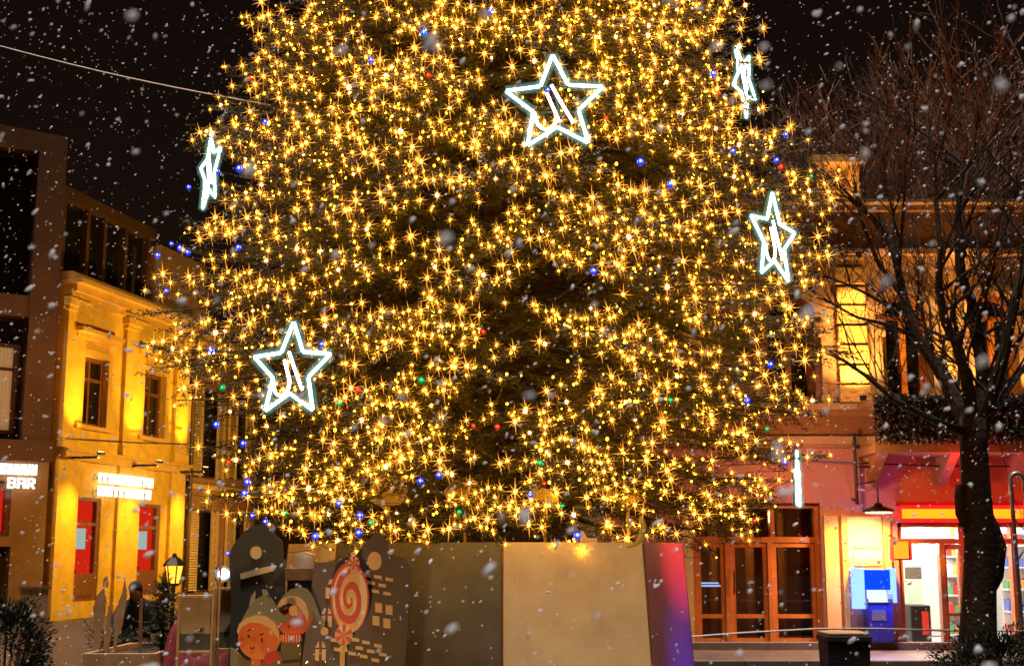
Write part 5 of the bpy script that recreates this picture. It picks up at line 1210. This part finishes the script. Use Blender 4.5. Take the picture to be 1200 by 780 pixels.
# ================================================================== BARE TREES
def twiggy(mb, p, d, L, r, depth, rg_, spread=.55, up=.12, minr=.004, kids=(2, 4), sides=5):
    n = 5; pts = [p]; q = Vector(p); dd = Vector(d)
    for i in range(n):
        dd = (dd + Vector((rg_.uniform(-1, 1), rg_.uniform(-1, 1), rg_.uniform(-1, 1)))*.14 + Vector((0, 0, up*.25))).normalized(); q = q + dd*L/n; pts.append(q.copy())
    mb.tube(pts, [max(minr, r*(1-.55*i/n)) for i in range(n+1)], sides if r > .02 else 3, False)
    if depth == 0: return
    for k in range(rg_.randint(*kids)):
        i = rg_.randint(2, n); base = pts[i]; ax = Vector((rg_.uniform(-1, 1), rg_.uniform(-1, 1), rg_.uniform(-.5, 1))).normalized()
        nd = (dd + ax*spread*1.6).normalized()
        twiggy(mb, base, nd, L*rg_.uniform(.55, .8), max(minr, r*.5), depth-1, rg_, spread, up, minr, kids, sides)
    twiggy(mb, pts[-1], dd, L*.72, max(minr, r*.5), depth-1, rg_, spread, up, minr, kids, sides)
YT = 17.0; rgt = random.Random(5)
bt = empty('bare_tree', (at(1143, 700, YT).x, YT, 0), 'leafless dark tree with forked trunk in front of the red lit shop', 'tree')
tr = MB(); c0 = lambda px, py, dy=0: at(px, py, YT+dy)
base = c0(1146, 700); base.z = 0
tr.tube([base, c0(1146, 740), c0(1148, 690), c0(1149, 640), c0(1146, 600), c0(1143, 560), c0(1141, 520), c0(1142, 490)], [.30, .23, .205, .20, .19, .18, .175, .19], 14)
tr.tube([c0(1150, 705), c0(1162, 672), c0(1168, 640), c0(1160, 618), c0(1150, 595)], [.1, .15, .12, .12, .1], 10)
tr.tube([c0(1140, 620), c0(1128, 600), c0(1126, 580), c0(1127, 568)], [.12, .1, .085, .075], 8)
tr.build('trunk', M['bark'], bt, smooth=True)
cr = MB()
limbs = [([(1138, 505, 0), (1120, 470, .2), (1098, 430, .3), (1075, 395, .4), (1060, 350, .5), (1048, 300, .5), (1030, 250, .6)], .12), ([(1140, 495, 0), (1132, 440, -.2), (1120, 400, -.3), (1108, 380, -.4), (1100, 340, -.4), (1102, 290, -.5), (1096, 230, -.5)], .10),
         ([(1146, 495, 0), (1152, 450, .2), (1148, 400, .3), (1138, 350, .2), (1124, 318, .2), (1122, 260, .2), (1128, 190, .2)], .11), ([(1148, 500, 0), (1165, 455, -.2), (1178, 410, -.2), (1190, 350, -.3), (1204, 300, -.3), (1215, 230, -.3)], .11),
         ([(1146, 505, 0), (1170, 470, .5), (1200, 430, .8), (1240, 390, 1)], .08), ([(1136, 510, 0), (1090, 490, -.6), (1050, 470, -.9), (1015, 440, -1.1), (985, 420, -1.2)], .06),
         ([(1060, 350, .5), (1030, 310, .2), (1010, 260, 0), (1000, 205, 0)], .045), ([(1075, 395, .4), (1040, 380, 0), (1005, 372, -.3), (965, 350, -.5)], .035)]
for lp_, r in limbs:
    pts = [c0(*q) for q in lp_]; cr.tube(pts, [r*.9*(1-.68*i/(len(pts)-1)) for i in range(len(pts))], 7, False)
    for i in range(1, len(pts)):
        for k in range(2 if i < len(pts)-1 else 3):
            d = (pts[i]-pts[i-1]).normalized(); ax = Vector((rgt.uniform(-1, 1), rgt.uniform(-.7, .7), rgt.uniform(-.3, .8)))
            b_ = pts[i-1].lerp(pts[i], rgt.random())
            twiggy(cr, b_, (d*.6+ax).normalized(), rgt.uniform(.55, 1.2), r*.26, 3, rgt, .55, .1, .004, (1, 3), 4)
cr.build('crown', M['bark'], bt)
for i, (px, Y, H, sd, lab) in enumerate(((985, 36, 15.0, 31, 'brown leafless tree behind the stone building, above the lit attic'), (1085, 34, 15.0, 32, 'brown leafless tree behind the stone building, middle of three'), (1180, 35, 17, 33, 'tallest brown leafless tree behind the stone building at the right edge'))):
    x = at(px, 500, Y).x; rg_ = random.Random(sd); e = empty('bare_tree', (x, Y, 0), lab, 'tree', 'leafless trees behind the stone building')
    MB().tube([(x, Y, 0), (x+.1, Y, 3), (x, Y, H*.57)], [.3, .24, .2], 8).build('trunk', M['bark'], e)
    cr = MB()
    for k in range(12):
        a = 2*PI*k/12+rg_.uniform(-.2, .2); twiggy(cr, Vector((x, Y, H*.47+.12*k)), Vector((math.cos(a)*.8, math.sin(a)*.6, rg_.uniform(.5, 1.2))).normalized(), H*.17, .1, 4, rg_, .6, .16, .012, (2, 3), 4)
    cr.build('crown', M['twig'], e)
# ================================================================== FALLING SNOW
rs = np.random.default_rng(99)
def flakes(n, ylo, yhi, smin, smax, ypow):
    y = ylo+(yhi-ylo)*rs.random(n)**ypow; x = (rs.random(n)*2-1)*(.43*y+.25); zz = CH+(-.12+.62*rs.random(n))*y*1.0
    s = smin+(smax-smin)*rs.random(n)**2.2
    return np.stack([x, y, zz], 1), s
sets = [flakes(8500, 5, 20, .004, .0115, .6), flakes(1400, 2.4, 7, .004, .0105, .65), flakes(100, 1.0, 2.8, .004, .0095, .8)]
C_ = np.concatenate([a for a, b in sets]); Sz = np.concatenate([b for a, b in sets])
ok = (C_[:, 2] > .05) & (np.hypot(C_[:, 0]-TX, C_[:, 1]-TY) > np.array([RZ(z)+.1 for z in C_[:, 2]])) & ~((C_[:, 1] > 11.2) & (C_[:, 2] < 1.95) & (np.abs(C_[:, 0]) < 3.4))
C_, Sz = C_[ok], Sz[ok]
# each flake is a soft little clump: two or three merged, stretched pellets drifting on one wind
wind = np.array((.62, .1, .55)); wind /= np.linalg.norm(wind)
mb_ = MB(); mb_.ball((0, 0, 0), 1, 7, 5); pv_ = np.array(mb_.v); tri = []
for f in mb_.f: tri += [(f[0], f[k], f[k+1]) for k in range(1, len(f)-1)]
tri = np.array(tri); nv = len(pv_)
allV = []; allF = []; base = 0
for k in range(3):
    sel = np.arange(len(C_)) if k == 0 else np.nonzero(rs.random(len(C_)) < (.75 if k == 1 else .35))[0]
    n = len(sel); A = wind[None]+rs.normal(0, .33, (n, 3)); A /= np.linalg.norm(A, axis=1)[:, None]
    B = np.cross(A, rs.normal(0, 1, (n, 3))); B /= np.linalg.norm(B, axis=1)[:, None]; Cc = np.cross(A, B)
    sc_ = Sz[sel]*(.55+.55*rs.random(n))*(1 if k == 0 else .7); el = 1+1.3*rs.random(n)**2
    off = (np.zeros((n, 3)) if k == 0 else rs.normal(0, .5, (n, 3))*Sz[sel][:, None])
    V = C_[sel][:, None]+off[:, None]+pv_[None, :, 0:1]*(A*(sc_*el)[:, None])[:, None]+pv_[None, :, 1:2]*(B*(sc_*.75)[:, None])[:, None]+pv_[None, :, 2:3]*(Cc*(sc_*.6)[:, None])[:, None]
    allV.append(V.reshape(-1, 3)); allF.append((tri[None]+nv*np.arange(n)[:, None, None]).reshape(-1, 3)+base); base += nv*n
so = raw_mesh('falling_snow', np.concatenate(allV), np.concatenate(allF), M['snow']); so.data.polygons.foreach_set('use_smooth', [True]*len(so.data.polygons)); tag(so, 'white snowflakes drifting through the night air', 'snow', kind='stuff')
# ------------------------------------------------------------------ render settings
sc.render.engine = 'CYCLES'
sc.cycles.use_denoising = True
try: sc.cycles.denoiser = 'OPENIMAGEDENOISE'
except Exception: pass
sc.cycles.sample_clamp_indirect = 4; sc.cycles.sample_clamp_direct = 0
sc.cycles.max_bounces = 5; sc.cycles.diffuse_bounces = 2; sc.cycles.glossy_bounces = 3; sc.cycles.transmission_bounces = 3; sc.cycles.transparent_max_bounces = 48
sc.cycles.use_light_tree = True; sc.cycles.caustics_reflective = False; sc.cycles.caustics_refractive = False
sc.view_settings.view_transform = 'Standard'; sc.view_settings.look = 'None'; sc.view_settings.exposure = 0; sc.view_settings.gamma = 1
sc.view_settings.use_curve_mapping = False
